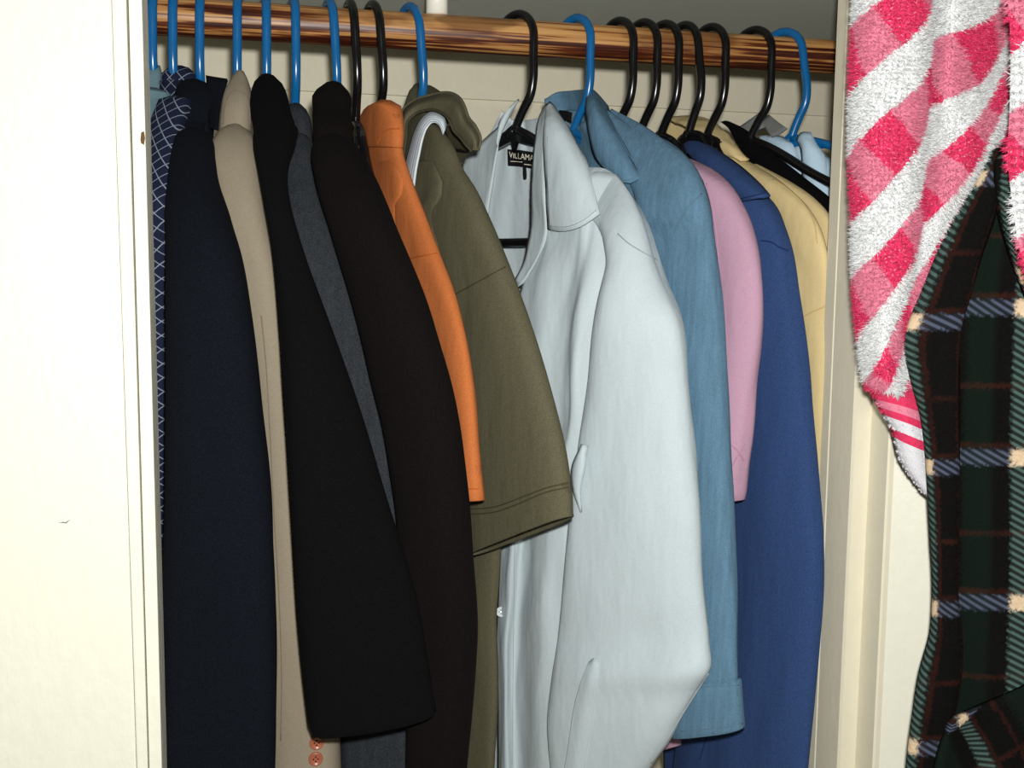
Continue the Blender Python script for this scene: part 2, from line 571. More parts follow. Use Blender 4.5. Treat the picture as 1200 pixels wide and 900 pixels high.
# ------------------------------------------------------------------ the closet itself
BACK_Y = 1.36
SHELF_Z = CAM.z + 0.298
box('floor', -1.2, 1.6, -0.6, BACK_Y + 0.1, -0.05, 0.0, M['jamb'])
box('wall_back', -0.6, 0.95, BACK_Y, BACK_Y + 0.05, 0, 2.3, M['wall'])
box('wall_left', -0.62, -0.55, 0.84, BACK_Y, 0, 2.3, M['wall'])
box('wall_right', 0.80, 0.87, 0.84, BACK_Y, 0, 2.3, M['wall'])
zg = P(700, 123, BACK_Y - 0.006).z
box('trim_1', -0.55, 0.80, BACK_Y - 0.006, BACK_Y, zg, SHELF_Z, M['wall'], bev=0.0012)
s = box('closet_shelf', -0.55, 0.80, 0.98, BACK_Y, SHELF_Z, SHELF_Z + 0.02, M['shelf'], kind=None, bev=0.002)
tag(s, 'painted closet shelf whose grey underside shows above the wooden rod', 'shelf')

# wooden rod
pts = [Vector((x, ROD_Y, ROD_Z)) for x in np.linspace(-0.55, 0.80, 60)]
v, f = tube_geo([p - Vector((0, ROD_Y, ROD_Z)) + Vector((0, 0, 0)) for p in pts], ROD_R, 40)
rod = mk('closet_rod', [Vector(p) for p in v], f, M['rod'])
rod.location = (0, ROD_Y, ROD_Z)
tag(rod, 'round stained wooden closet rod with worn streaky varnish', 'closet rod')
sp = P(512, 8, ROD_Y)
v, f = tube_geo([(sp.x, ROD_Y, ROD_Z + ROD_R + 0.0002), (sp.x, ROD_Y, ROD_Z + ROD_R + 0.02), (sp.x, ROD_Y, SHELF_Z - 0.0002)], 0.0105, 24)
s = mk('rod_support', v, f, M['white_paint'])
tag(s, 'short white support post between the shelf and the wooden rod', 'support post')

# left door leaf with its raised edge strips
DY = 0.775
def xe(px, py=450): return P(px, py, DY).x
d1 = empty('door_1', (xe(80), DY, 0)); tag(d1, kind='structure')
T0, T1 = 0.02, 2.25
def slab(name, pxl0, pxr0, pxl1, pxr1, dy, mat):
    """board whose edges follow the door, which hangs a touch out of plumb; (0) at image top, (1) at image foot"""
    zt, zb = P(150, 0, DY).z, P(150, 900, DY).z
    def xz(p0, p1, z):
        x0, x1 = P(p0, 0, DY).x, P(p1, 900, DY).x
        return x0 + (x1 - x0) * (zt - z) / (zt - zb)
    v = []
    z_lo = 0.55
    for z in (z_lo, T1):
        for (a0, a1, yy) in ((pxl0, pxl1, DY + dy), (pxr0, pxr1, DY + dy), (pxr0, pxr1, DY + 0.03), (pxl0, pxl1, DY + 0.03)):
            v.append((xz(a0, a1, z), yy, z))
    bm = bmesh.new(); bv = [bm.verts.new(p) for p in v]
    for q4 in ((0, 1, 5, 4), (1, 2, 6, 5), (2, 3, 7, 6), (3, 0, 4, 7), (3, 2, 1, 0), (4, 5, 6, 7)): bm.faces.new([bv[i] for i in q4])
    bmesh.ops.recalc_face_normals(bm, faces=bm.faces)
    bmesh.ops.bevel(bm, geom=list(bm.edges), offset=0.0012, segments=2, profile=0.6, affect='EDGES')
    vv_ = [x.co.copy() for x in bm.verts]; ff_ = [tuple(x.index for x in p.verts) for p in bm.faces]; bm.free()
    return mk(name, vv_, ff_, mat, d1, smooth=False)
slab('door_panel', -330, 130.5, -330, 160, 0.0, M['paint'])
slab('edge_strip', 131.5, 148.5, 161, 174, -0.003, M['paint'])
slab('edge_strip', 150.5, 166.5, 175, 190, -0.001, M['paint'])
def blot(px, py, Y, pts, mat, parent, th=0.0004):
    c = P(px, py, Y)
    poly = [P(px + a, py + b, Y) for a, b in pts]
    n = len(poly); v = [p for p in poly] + [p + Vector((0, -th, 0)) for p in poly]
    f = [tuple(range(n)), tuple(range(2 * n - 1, n - 1, -1))] + [(i, (i + 1) % n, n + (i + 1) % n, n + i) for i in range(n)]
    return mk('paint_chip', v, f, mat, parent, smooth=False)
blot(167.5, 162, DY - 0.0012, [(-2, -7), (1.5, -8), (2.5, 0), (1.5, 8), (-2, 6), (-3, 2)], M['chip'], d1)
blot(76, 611, DY - 0.0002, [(-7, 1.5), (-2, 0.4), (1, 1.0), (7, -3), (2, 2.2), (-2, 1.6)], M['grey'], d1)

# right jamb with rabbet (plan profile), and the door leaf swung open beyond it
zt = T1
prism('trim_2', [(0.478, 0.862), (0.478, 0.846), (0.4788, 0.845), (0.4788, 0.8435), (0.478, 0.8425), (0.478, 0.806), (0.4795, 0.8035), (0.4945, 0.8035), (0.4945, 0.7760), (0.4960, 0.7745), (0.525, 0.7745), (0.525, 0.862)], 0, zt, M['jamb'])
d2 = empty('door_2', (0.502, 0.780, 0)); tag(d2, kind='structure')
dd = Vector((0.86, -0.51, 0)).normalized(); dn = Vector((-dd.y, dd.x, 0))
h0 = Vector((0.4985, 0.7755, 0))
pl = [h0, h0 + dd * 0.62, h0 + dd * 0.62 + dn * 0.035, h0 + dn * 0.035]
prism('door_leaf', [(p.x, p.y) for p in pl], 0.02, 2.05, M['paint'], d2)


# ------------------------------------------------------------------ hangers
def hanger_geo(w=0.19):
    """tubular plastic hanger in local coordinates: origin at rod centre, near arm towards -Y"""
    R_ = 0.0245; r = 0.0043
    zc = ROD_R + r - R_ + 0.0008
    hook = []
    for k in range(0, 21):
        a = math.radians(176 - 176 * k / 20)              # from behind the rod over the top to its front
        hook.append((0, -R_ * math.cos(a), zc + R_ * math.sin(a)))
    hook += [(0, -R_ * 1.0, zc - 0.02), (0, -R_ * 1.0, zc - 0.042), (0, -R_ * 0.86, zc - 0.056), (0, -R_ * 0.45, zc - 0.070), (0, -0.004, zc - 0.081), (0, 0, zc - 0.088)]
    zn = zc - 0.088
    hook = spline(hook, 64)
    fr = [(0, 0.0, zn), (0, 0.016, zn - 0.006), (0, 0.45 * w, zn - 0.044), (0, w - 0.02, zn - 0.086), (0, w, zn - 0.098), (0, w - 0.016, zn - 0.110),
          (0, 0.45 * w, zn - 0.112), (0, -0.45 * w, zn - 0.112), (0, -w + 0.016, zn - 0.110), (0, -w, zn - 0.098), (0, -w + 0.02, zn - 0.086), (0, -0.45 * w, zn - 0.044), (0, -0.016, zn - 0.006), (0, 0, zn)]
    fr = spline(fr, 120)
    vh, fh = tube_geo(hook, r, 12)
    vf, ff = tube_geo(fr, r, 10)
    # gusset web at the neck
    web = [(0, 0.0, zn + 0.006), (0, -0.034, zn - 0.012), (0, -0.034, zn - 0.020), (0, -0.004, zn - 0.012), (0, 0, zn - 0.022), (0, 0.004, zn - 0.012), (0, 0.034, zn - 0.020), (0, 0.034, zn - 0.012)]
    n = len(web)
    vw = [(x - 0.0022, y, z) for x, y, z in web] + [(x + 0.0022, y, z) for x, y, z in web]
    fw = [tuple(range(n))[::-1], tuple(range(n, 2 * n))] + [(i, (i + 1) % n, n + (i + 1) % n, n + i) for i in range(n)]
    return (vh, fh), (vf, ff), (vw, fw)


HG = {w: hanger_geo(w) for w in (0.19, 0.15, 0.11, 0.08)}
PROTO = {}


def hanger(px, alpha, colour, label, w=0.15, tilt=0.0, nod=0.0):
    """first of its colour and size is built; the others are copies of it and of its parts"""
    hx = hookx(px)
    if (colour, w) not in PROTO:
        r = empty('clothes_hanger', (0, 0, 0), 'x', 'hanger', 'plastic hangers on the rod')
        m = M[colour + '_plastic']; hg = HG[w]
        mk('hook', hg[0][0], hg[0][1], m, r); mk('frame', hg[1][0], hg[1][1], m, r); mk('neck_web', hg[2][0], hg[2][1], m, r, smooth=False)
        PROTO[(colour, w)] = r
    else:
        src = PROTO[(colour, w)]
        r = src.copy(); COL.objects.link(r)
        for ch in list(src.children):
            c = ch.copy(); COL.objects.link(c); c.parent = r
    r.location = (hx, ROD_Y, ROD_Z)
    r.rotation_euler = (math.radians(nod), math.radians(tilt), math.radians(alpha))
    r['label'] = label
    return r


hanger(187, -4, 'blue', 'blue plastic hanger nearest the left door, holding the pale teal shirt', 0.08, 1)
hanger(210, -4, 'blue', 'blue plastic hanger holding the navy windowpane check jacket', 0.08, 1)
hanger(240, -3, 'blue', 'blue plastic hanger holding the plain navy jacket', 0.11, 1)
hanger(281, 0, 'blue', 'blue plastic hanger holding the taupe jacket', 0.08, 1)
hanger(313, 2, 'blue', 'blue plastic hanger holding the black jacket between the taupe and charcoal ones', 0.11, 0.5)
hanger(345, 4, 'blue', 'blue plastic hanger holding the charcoal grey jacket', 0.08, 0)
hanger(387, 7, 'blue', 'blue plastic hanger holding the big brown black jacket', 0.11, -3)
hanger(411, 6, 'black', 'black plastic hanger with its arm bare between the brown black jacket and the orange shirt', 0.11, -3)
hanger(437, 12, 'black', 'black plastic hanger holding the orange shirt', 0.08, -4)
hanger(480, 17, 'blue', 'blue plastic hanger holding the olive shirt with the striped neck tape', 0.08, -5)
hanger(604, 33, 'black', 'black plastic hanger inside the open white shirt, its lower bar showing', 0.15)
hanger(672, 26, 'blue', 'blue plastic hanger holding the light denim shirt', 0.11)
hanger(722, 24, 'black', 'black plastic hanger next to the denim shirt, holding the pink shirt', 0.11)
hanger(750, 23, 'black', 'black plastic hanger second right of the denim shirt, no garment showing', 0.11)
hanger(775, 22, 'black', 'black plastic hanger third right of the denim shirt, no garment showing', 0.11)
hanger(798, 19, 'black', 'black plastic hanger holding the royal blue shirt, its near arm bare', 0.08, 0, -9)
hanger(829, 22, 'black', 'black plastic hanger holding the butter yellow shirt', 0.08)
hanger(880, 28, 'black', 'black plastic hanger holding the black top with grey collar, apart at the right', 0.19)
hanger(914, 32, 'blue', 'blue plastic hanger at the right end of the rod, near the frame', 0.19, 0, -10)


# ------------------------------------------------------------------ garments
def garment(name, px, py, Y, label, cat, group=None):
    return empty(name, P(px, py, Y), label, cat, group)


def torso(g, mat, hpx, alpha, z_top, z_hem, near_len=0.07, far_len=0.20, t=0.014, neck=0.055):
    """flattened body of the garment behind its near sleeve: plan line through the hook towards a near point"""
    H = Vector((hookx(hpx), ROD_Y, 0)); d = Plane(hookx(hpx), alpha).d
    rows = []
    for z, wn, wf, tt in ((z_top, neck, neck, t), (z_top - 0.02, neck + 0.02, neck + 0.02, t), (z_top - 0.05, near_len * 0.8, far_len * 0.75, t), (z_top - 0.085, near_len, far_len, t),
                      (z_top - 0.2, near_len, far_len, t), (z_hem, near_len, far_len, t)):
        A = H - d * wf; B = H + d * wn
        rows.append(((z, A, B), tt))
    secs = []
    def q(i, z, which): 
        r = rows[int(i)][0]
        p = r[1] if which == 0 else r[2]
        return Vector((p.x, p.y, r[0]))
    for i, (r, tt) in enumerate(rows):
        secs.append((0, i, 0, i, 1, tt))
    return loft('body', secs, lambda px, py, v: q(px, py, v), mat, g, t, step=0.02, wr=0.002)


YQ = P
G = {}

# 1 pale teal, almost hidden behind the door
g = garment('shirt', 178, 900, 0.97, 'pale teal shirt, only a sliver showing between the left door and the check jacket', 'shirt')
loft('collar', [(77, 176, 1.012, 187, 1.012), (84, 170, 1.01, 189, 1.01), (100, 166, 1.01, 189, 1.01), (120, 164, 1.01, 189, 1.01)], YQ, M['teal'], g, 0.02)
loft('sleeve', [(108, 165, 0.99, 188, 0.96), (150, 155, 1.0, 183, 0.98), (200, 148, 1.0, 174, 0.98), (400, 145, 1.0, 168, 0.98), (900, 150, 1.0, 174, 0.98)], YQ, M['teal'], g, 0.03)

# 2 windowpane check
g = garment('jacket', 180, 620, 0.9, 'navy jacket with a fine white windowpane check, beside the left door', 'jacket')
loft('collar', [(80, 197, 1.02, 222, 1.02), (86, 190, 1.02, 229, 1.018), (98, 188, 1.02, 233, 1.015), (115, 186, 1.02, 231, 1.015), (135, 184, 1.01, 224, 1.005)], YQ, M['check'], g, 0.03, wr=0.0008)
loft('sleeve', [(118, 186, 0.97, 226, 0.965), (150, 176, 0.95, 213, 0.94), (200, 170, 0.93, 207, 0.91), (250, 167, 0.92, 201, 0.89), (300, 166, 0.93, 197, 0.90), (400, 167, 0.93, 196, 0.90),
                (590, 173, 0.93, 194, 0.90), (640, 176, 0.93, 190, 0.90), (655, 177, 0.93, 190, 0.90)], YQ, M['check'], g, 0.04)

# 3 plain navy jacket
g = garment('jacket', 255, 1000, 0.84, 'plain dark navy jacket with a wide sleeve, second jacket from the left door', 'jacket')
loft('collar', [(96, 216, 1.0, 240, 0.99), (104, 210, 0.995, 252, 0.985), (120, 207, 0.985, 254, 0.975), (145, 205, 0.975, 250, 0.97), (185, 205, 0.965, 247, 0.96)], YQ, M['navy'], g, 0.035)
patch('lapel', [[(241, 88, 0.985), (252, 90, 0.98), (266, 92, 0.975)], [(243, 110, 0.975), (251, 110, 0.97), (259, 112, 0.965)], [(245, 150, 0.95), (249, 150, 0.945), (253, 151, 0.94)]], YQ, M['navy'], g, 0.003)
sl = loft('sleeve', [(152, 216, 0.945, 238, 0.94), (157, 211, 0.94, 243, 0.93), (166, 207, 0.93, 247, 0.92), (185, 205, 0.915, 247, 0.90), (210, 203, 0.90, 249, 0.88), (250, 200, 0.88, 262, 0.855), (300, 198, 0.86, 279, 0.835), (370, 197, 0.845, 292, 0.82), (480, 197, 0.84, 306, 0.815),
               (590, 196, 0.835, 317, 0.805), (680, 192, 0.835, 321, 0.80), (760, 190, 0.835, 322, 0.80), (900, 191, 0.835, 321, 0.80), (1010, 192, 0.835, 320, 0.80)], YQ, M['navy'], g, 0.045, wr=0.003, fx=22, fy=5)
torso(g, M['navy'], 240, 15, ROD_Z - 0.13, 0.9)

# 4 taupe jacket
g = garment('jacket', 358, 1000, 0.89, 'taupe jacket with reddish brown cuff buttons', 'jacket')
loft('collar', [(83, 279, 1.005, 284, 1.0), (87, 275, 1.005, 287, 1.0), (94, 271, 1.0, 290, 0.995), (107, 265, 0.995, 293, 0.985), (125, 262, 0.985, 294, 0.975), (150, 258, 0.98, 294, 0.975), (185, 260, 0.98, 296, 0.975)], YQ, M['taupe'], g, 0.03, wr=0.0006)
seam(BVO[-1], [(262, 146), (265, 120), (271, 109), (280, 107), (288, 111), (292, 124), (293, 146)], seam_mat('taupe'), g, 0.0007)
seam(BVO[-1], [(270, 145), (272, 128), (271, 114)], seam_mat('taupe'), g, 0.0005)
sl = loft('sleeve', [(147, 268, 0.955, 283, 0.95), (150, 262, 0.955, 289, 0.948), (157, 256, 0.95, 296, 0.943), (166, 251, 0.945, 300, 0.935), (180, 247, 0.94, 303, 0.925), (210, 252, 0.925, 307, 0.91), (250, 262, 0.91, 312, 0.895), (300, 276, 0.90, 322, 0.885), (400, 293, 0.90, 336, 0.88),
                   (480, 302, 0.90, 344, 0.88), (600, 312, 0.90, 356, 0.88), (700, 314, 0.90, 372, 0.88), (800, 316, 0.90, 390, 0.88), (850, 317, 0.90, 396, 0.88), (900, 318, 0.90, 398, 0.88), (960, 318, 0.90, 398, 0.88)],
          YQ, M['taupe'], g, 0.045, wr=0.0014)
seam(sl, [(306, 370), (312, 430), (316, 500), (321, 600), (327, 700), (330, 800), (329, 868)], seam_mat('taupe'), g)
torso(g, M['taupe'], 281, 15, ROD_Z - 0.13, 0.95)


def button(parent, loc, nor, r, mat, thmat=None):
    nor = nor.normalized(); x = nor.orthogonal().normalized(); y = nor.cross(x)
    prof = [(0.0, 0.0012), (0.55, 0.0012), (0.68, 0.0016), (0.82, 0.0024), (0.95, 0.0021), (1.0, 0.0012), (1.0, 0.0)]
    n = 24; v = []; f = []
    for (k, h) in prof:
        for i in range(n):
            a_ = 2 * math.pi * i / n
            v.append(loc + (x * math.cos(a_) + y * math.sin(a_)) * r * max(k, 0.001) + nor * h)
    for k in range(len(prof) - 1):
        for i in range(n):
            i2 = (i + 1) % n
            f.append((k * n + i, (k + 1) * n + i, (k + 1) * n + i2, k * n + i2))
    f.append(tuple(range(n))[::-1]); f.append(tuple((len(prof) - 1) * n + i for i in range(n)))
    b = mk('button', v, f, mat, parent)
    if thmat:
        vv2, ff2 = [], []
        for sx in (-1, 1):
            for sy in (-1, 1):
                c = loc + (x * sx + y * sy) * r * 0.22 + nor * 0.0014
                b0 = len(vv2)
                for i in range(6):
                    a_ = math.pi * i / 3
                    vv2.append(c + (x * math.cos(a_) + y * math.sin(a_)) * r * 0.13)
                ff2.append(tuple(range(b0, b0 + 6)))
        mk('thread_hole', vv2, ff2, thmat, b)
    return b


for (bx, by) in ((371, 870), (370, 889), (369, 909)):
    loc, nor, d = hit(sl, bx, by)
    if loc is not None:
        nor = nor if nor.dot(d) < 0 else -nor
        button(g, loc, nor, 0.0062, M['button'], M['darkthread'])

# 5 black jacket
g = garment('jacket', 420, 860, 0.82, 'black jacket whose straight sleeve hem ends above the charcoal jacket', 'jacket')
loft('collar', [(88, 307, 0.985, 320, 0.98), (96, 301, 0.985, 328, 0.975), (110, 298, 0.98, 333, 0.965), (130, 297, 0.965, 338, 0.95), (150, 298, 0.955, 346, 0.945), (170, 300, 0.95, 346, 0.945), (200, 304, 0.95, 340, 0.945)], YQ, M['black'], g, 0.035, wr=0.001)
sl = loft('sleeve', [(140, 310, 0.93, 336, 0.92), (147, 303, 0.92, 345, 0.91), (165, 300, 0.90, 345, 0.89), (200, 304, 0.87, 337, 0.865), (228, 308, 0.85, 339, 0.85), (300, 319, 0.83, 358, 0.835), (363, 327, 0.815, 379, 0.825), (456, 334, 0.805, 413, 0.815),
               (591, 342, 0.80, 455, 0.80), (650, 345, 0.80, 474, 0.795), (700, 348, 0.80, 488, 0.79), (780, 355, 0.80, 502, 0.785), (830, 360, 0.80, 508, 0.785, None, -12), (848, 362, 0.80, 510, 0.785, None, -20), (859, 367, 0.80, 511, 0.785, None, -24)],
          YQ, M['black'], g, 0.035, wr=0.002, fx=16, fy=4)
torso(g, M['black'], 313, 15, ROD_Z - 0.13, 0.98)

# 6 charcoal jacket
g = garment('jacket', 440, 1000, 0.89, 'charcoal grey jacket showing as a wedge between two black jackets', 'jacket')
loft('collar', [(122, 340, 1.01, 352, 1.01), (130, 337, 1.005, 360, 1.0), (145, 337, 1.0, 365, 0.995), (170, 336, 0.995, 367, 0.99), (200, 336, 0.99, 366, 0.985)], YQ, M['charcoal'], g, 0.03, wr=0.0008)
loft('sleeve', [(158, 344, 0.965, 358, 0.96), (165, 338, 0.965, 364, 0.96), (178, 335, 0.96, 368, 0.95), (200, 333, 0.95, 370, 0.94), (300, 335, 0.905, 402, 0.90), (400, 350, 0.90, 432, 0.885), (500, 370, 0.895, 462, 0.88), (600, 388, 0.89, 486, 0.875), (800, 399, 0.905, 500, 0.87), (900, 400, 0.905, 500, 0.87), (1000, 401, 0.905, 500, 0.87)],
     YQ, M['charcoal'], g, 0.03, wr=0.0016, fx=16, fy=4)
torso(g, M['charcoal'], 345, 15, ROD_Z - 0.13, 0.95)

# 7 brown black jacket
g = garment('jacket', 515, 1000, 0.83, 'large brown black jacket in front of the orange shirt', 'jacket')
loft('collar', [(97, 384, 0.985, 399, 0.98), (106, 373, 0.985, 407, 0.975), (130, 368, 0.97, 410, 0.96), (155, 368, 0.945, 412, 0.935), (180, 369, 0.945, 414, 0.935), (215, 372, 0.945, 416, 0.935)], YQ, M['brownblack'], g, 0.035, wr=0.001)
sl = loft('sleeve', [(160, 380, 0.925, 404, 0.915), (166, 373, 0.92, 413, 0.905), (180, 370, 0.91, 421, 0.89), (205, 373, 0.895, 435, 0.87), (235, 380, 0.88, 448, 0.85), (270, 391, 0.87, 461, 0.835), (304, 401, 0.865, 475, 0.825), (350, 415, 0.86, 493, 0.815), (401, 429, 0.85, 509, 0.805),
               (450, 441, 0.85, 523, 0.80), (494, 452, 0.845, 533, 0.80), (550, 462, 0.84, 542, 0.80), (591, 469, 0.84, 547, 0.80), (660, 474, 0.835, 553, 0.80), (740, 481, 0.835, 558, 0.80), (800, 482, 0.835, 554, 0.80), (880, 482, 0.835, 545, 0.80), (1000, 483, 0.835, 530, 0.80)],
          YQ, M['brownblack'], g, 0.04, wr=0.002, fx=18, fy=4)
seam(sl, [(441, 330), (448, 420), (456, 500), (464, 570), (470, 640)], seam_mat('brownblack'), g)
torso(g, M['brownblack'], 389, 15, ROD_Z - 0.13, 0.95)

# 9 orange shirt
g = garment('shirt', 540, 586, 0.88, 'orange short-sleeved knit shirt', 'shirt')
pl = Plane(hookx(440), 21).q
cl = loft('collar', [(123, 444, 0.0, 461, -0.004), (128, 433, 0.004, 464, -0.004), (138, 427, 0.006, 467, -0.004), (155, 425, 0.008, 468, -0.006), (172, 428, 0.01, 467, -0.006)], pl, M['orange'], g, 0.024, wr=0.001)
sl = loft('sleeve', [(156, 428, 0.012, 467, -0.004), (175, 429, 0.012, 468, -0.004), (200, 434, 0.012, 475, -0.004), (228, 440, 0.01, 485, -0.002), (262, 447, 0.01, 498, 0), (300, 456, 0.01, 512, 0), (351, 470, 0.01, 531, 0), (423, 490, 0.01, 548, 0), (473, 503, 0.01, 554, 0), (530, 516, 0.01, 558, 0), (586, 530, 0.01, 562, 0)],
          pl, M['orange'], g, 0.022, wr=0.0016)
seam(cl, [(442, 170), (446, 160), (453, 153), (468, 151)], seam_mat('orange'), g, 0.0008)
seam(sl, [(474, 305), (490, 301), (512, 297)], seam_mat('orange'), g, 0.0007)
seam(sl, [(540, 572), (550, 573), (561, 573)], seam_mat('orange'), g, 0.0006)
torso(g, M['orange'], 440, 15, ROD_Z - 0.13, 1.0)

# 10 olive shirt with striped tape
g = garment('shirt', 600, 650, 0.86, 'olive green shirt with a blue and white striped neck tape and drooping collar', 'shirt')
opl = Plane(hookx(483), 26)
pl = opl.q
sl = loft('sleeve', [(146, 500, 0.008, 510, 0.006, 0.012), (158, 493, 0.008, 520, 0.004, 0.014), (175, 490, 0.008, 529, 0.0, 0.018), (197, 487, 0.01, 537, -0.002, 0.022), (220, 486, 0.01, 551, -0.002, 0.026), (262, 490, 0.01, 571, -0.002), (311, 502, 0.01, 592, 0), (389, 525, 0.01, 621, 0), (482, 540, 0.01, 648, 0), (540, 545, 0.01, 661, 0), (585, 547, 0.01, 667, 0, None, -4),
                    (625, 549, 0.01, 668, 0, None, -22), (651, 551, 0.01, 669, 0, None, -47)], pl, M['olive'], g, 0.034, wr=0.0022, fx=22, fy=5)
seam(sl, [(520, 352), (550, 336), (575, 322), (592, 313)], seam_mat('olive'), g, 0.0007)
seam(sl, [(540, 597), (580, 594), (611, 583), (640, 572), (665, 566)], seam_mat('olive'), g, 0.0006)
seam(sl, [(540, 603), (580, 600), (611, 589), (640, 577), (666, 571)], seam_mat('olive'), g, 0.0006)
seam(sl, [(496, 250), (499, 215), (502, 170), (504, 152)], seam_mat('olive'), g, 0.0005)
loft('body', [(500, 500, 0.055, 585, 0.05), (600, 520, 0.055, 588, 0.05), (650, 525, 0.055, 583, 0.05), (719, 525, 0.055, 580, 0.05), (790, 525, 0.055, 582, 0.05), (900, 520, 0.055, 578, 0.05), (1000, 520, 0.055, 577, 0.05)], pl, M['olive'], g, 0.02, wr=0.002)
torso(g, M['olive'], 483, 15, ROD_Z - 0.13, 1.0)
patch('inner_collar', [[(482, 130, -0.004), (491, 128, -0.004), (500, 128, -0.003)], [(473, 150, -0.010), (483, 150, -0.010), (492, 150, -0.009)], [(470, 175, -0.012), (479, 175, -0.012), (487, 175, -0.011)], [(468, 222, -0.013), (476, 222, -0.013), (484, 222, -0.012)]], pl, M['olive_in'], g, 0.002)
# neck tape: strip curving from the front neck up over the back of the neck
tp_o = [(471, 216, -0.016), (474, 195, -0.016), (479, 174, -0.014), (485, 154, -0.012), (493, 139, -0.010), (503, 131, -0.008), (513, 132, -0.006), (521, 138, -0.004), (524, 147, 0.0)]
tp_i = [(484, 224, -0.024), (487, 200, -0.024), (491, 180, -0.022), (495, 162, -0.020), (500, 150, -0.016), (506, 144, -0.014), (512, 145, -0.012), (516, 150, -0.010), (519, 159, -0.006)]
patch('neck_tape', [[a_, tuple((np.array(a_) + np.array(b_)) / 2 + np.array([0, 0, -0.003])), b_] for a_, b_ in zip(tp_o, tp_i)], pl, M['tape'], g, 0.0015, nu=10, nv=60)
# collar: outer fall from the left round the back to the drooping right tip
co_o = [(467, 186, -0.016), (468, 150, -0.012), (473, 128, -0.008), (485, 118, -0.004), (503, 112, 0.0), (517, 109, 0.002), (533, 111, 0.0), (543, 122, -0.006), (549, 138, -0.008), (558, 150, -0.010), (563, 164, -0.010), (560, 176, -0.010)]
co_i = [(472, 188, -0.022), (476, 160, -0.022), (478, 142, -0.020), (486, 134, -0.016), (496, 130, -0.014), (508, 129, -0.014), (520, 134, -0.016), (527, 142, -0.018), (531, 152, -0.018), (540, 162, -0.018), (547, 171, -0.018), (553, 177, -0.016)]
cl = patch('collar', [[a_, tuple((np.array(a_) * 0.5 + np.array(b_) * 0.5) + np.array([0, 0, -0.008])), b_] for a_, b_ in zip(co_o, co_i)], pl, M['olive'], g, 0.003, nu=14, nv=70)
v, f = tube_geo(spline([pl(a_, b_, c_ - 0.001) for a_, b_, c_ in co_i], 60), 0.0013, 8); mk('collar_edge', v, f, M['olive_in'], g)
v, f = tube_geo(spline([pl(a_, b_, c_) for a_, b_, c_ in co_o], 60), 0.0016, 8); mk('collar_edge', v, f, M['olive'], g)
# stand of the collar behind the hook
patch('collar_stand', [[(470, 150, 0.010), (478, 118, 0.022), (486, 98, 0.030), (500, 99, 0.034), (512, 106, 0.034), (522, 112, 0.028)],
                       [(470, 165, 0.010), (478, 140, 0.022), (486, 122, 0.030), (500, 122, 0.034), (512, 124, 0.034), (522, 128, 0.028)],
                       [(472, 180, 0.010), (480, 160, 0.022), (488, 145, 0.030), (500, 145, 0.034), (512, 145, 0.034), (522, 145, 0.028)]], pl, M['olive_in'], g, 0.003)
patch('label', [[(531, 174, 0.011), (540, 175, 0.010), (549, 176, 0.009)], [(532, 178, 0.011), (540, 179, 0.010), (548, 180, 0.009)]], pl, M['label'], g, 0.001)
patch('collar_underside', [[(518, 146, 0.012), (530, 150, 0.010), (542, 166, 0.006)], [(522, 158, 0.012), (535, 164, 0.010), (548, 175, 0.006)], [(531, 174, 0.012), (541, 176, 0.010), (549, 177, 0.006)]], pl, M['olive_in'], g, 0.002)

# 11 white shirt, open collar
g = garment('shirt', 700, 1000, 0.95, 'white long-sleeved dress shirt with open collar and a black neck label', 'shirt')
wpl = Plane(hookx(606), 33)
pl = wpl.q
back = patch('back_panel', [[(588, 132, 0.010), (600, 140, 0.022), (612, 141, 0.026), (634, 138, 0.018)],
                            [(570, 165, 0.022), (595, 165, 0.028), (615, 165, 0.030), (640, 165, 0.026)],
                            [(552, 220, 0.026), (590, 220, 0.034), (620, 220, 0.036), (650, 220, 0.034)],
                            [(540, 300, 0.028), (585, 300, 0.038), (625, 300, 0.040), (665, 300, 0.036)],
                            [(545, 450, 0.030), (590, 450, 0.042), (630, 450, 0.044), (670, 450, 0.036)],
                            [(560, 1000, 0.030), (600, 1000, 0.044), (630, 1000, 0.046), (670, 1000, 0.036)]], pl, M['white'], g, 0.0015, wr=0.0035, fx=60, fy=6)
# front panel below the collar
front = patch('front_panel', [[(640, 250, -0.012), (655, 245, -0.014), (680, 225, -0.014), (700, 200, -0.006), (722, 205, 0.004), (742, 235, 0.012)],
                              [(636, 285, -0.016), (652, 285, -0.020), (675, 275, -0.022), (700, 265, -0.018), (728, 265, -0.010), (757, 275, 0.004)],
                              [(614, 330, -0.018), (640, 330, -0.028), (665, 330, -0.024), (690, 330, -0.030), (715, 330, -0.020), (745, 330, 0.0)],
                              [(598, 400, -0.018), (630, 400, -0.030), (655, 400, -0.024), (680, 400, -0.034), (700, 400, -0.022), (735, 400, 0.0)],
                              [(592, 500, -0.018), (620, 500, -0.030), (650, 500, -0.026), (675, 500, -0.032), (695, 500, -0.020), (725, 500, 0.0)],
                              [(588, 600, -0.016), (604, 600, -0.030), (618, 600, -0.020), (650, 600, -0.032), (680, 600, -0.022), (715, 600, 0.0)],
                              [(584, 720, -0.014), (596, 720, -0.026), (606, 720, -0.014), (640, 720, -0.032), (668, 720, -0.024), (710, 720, 0.0)],
                              [(582, 900, -0.014), (594, 900, -0.026), (604, 900, -0.012), (638, 900, -0.032), (664, 900, -0.024), (710, 900, 0.0)],
                              [(580, 1000, -0.014), (594, 1000, -0.026), (604, 1000, -0.012), (638, 1000, -0.032), (664, 1000, -0.024), (710, 1000, 0.0)]], pl, M['white'], g, 0.0015, wr=0.003, fx=45, fy=9)
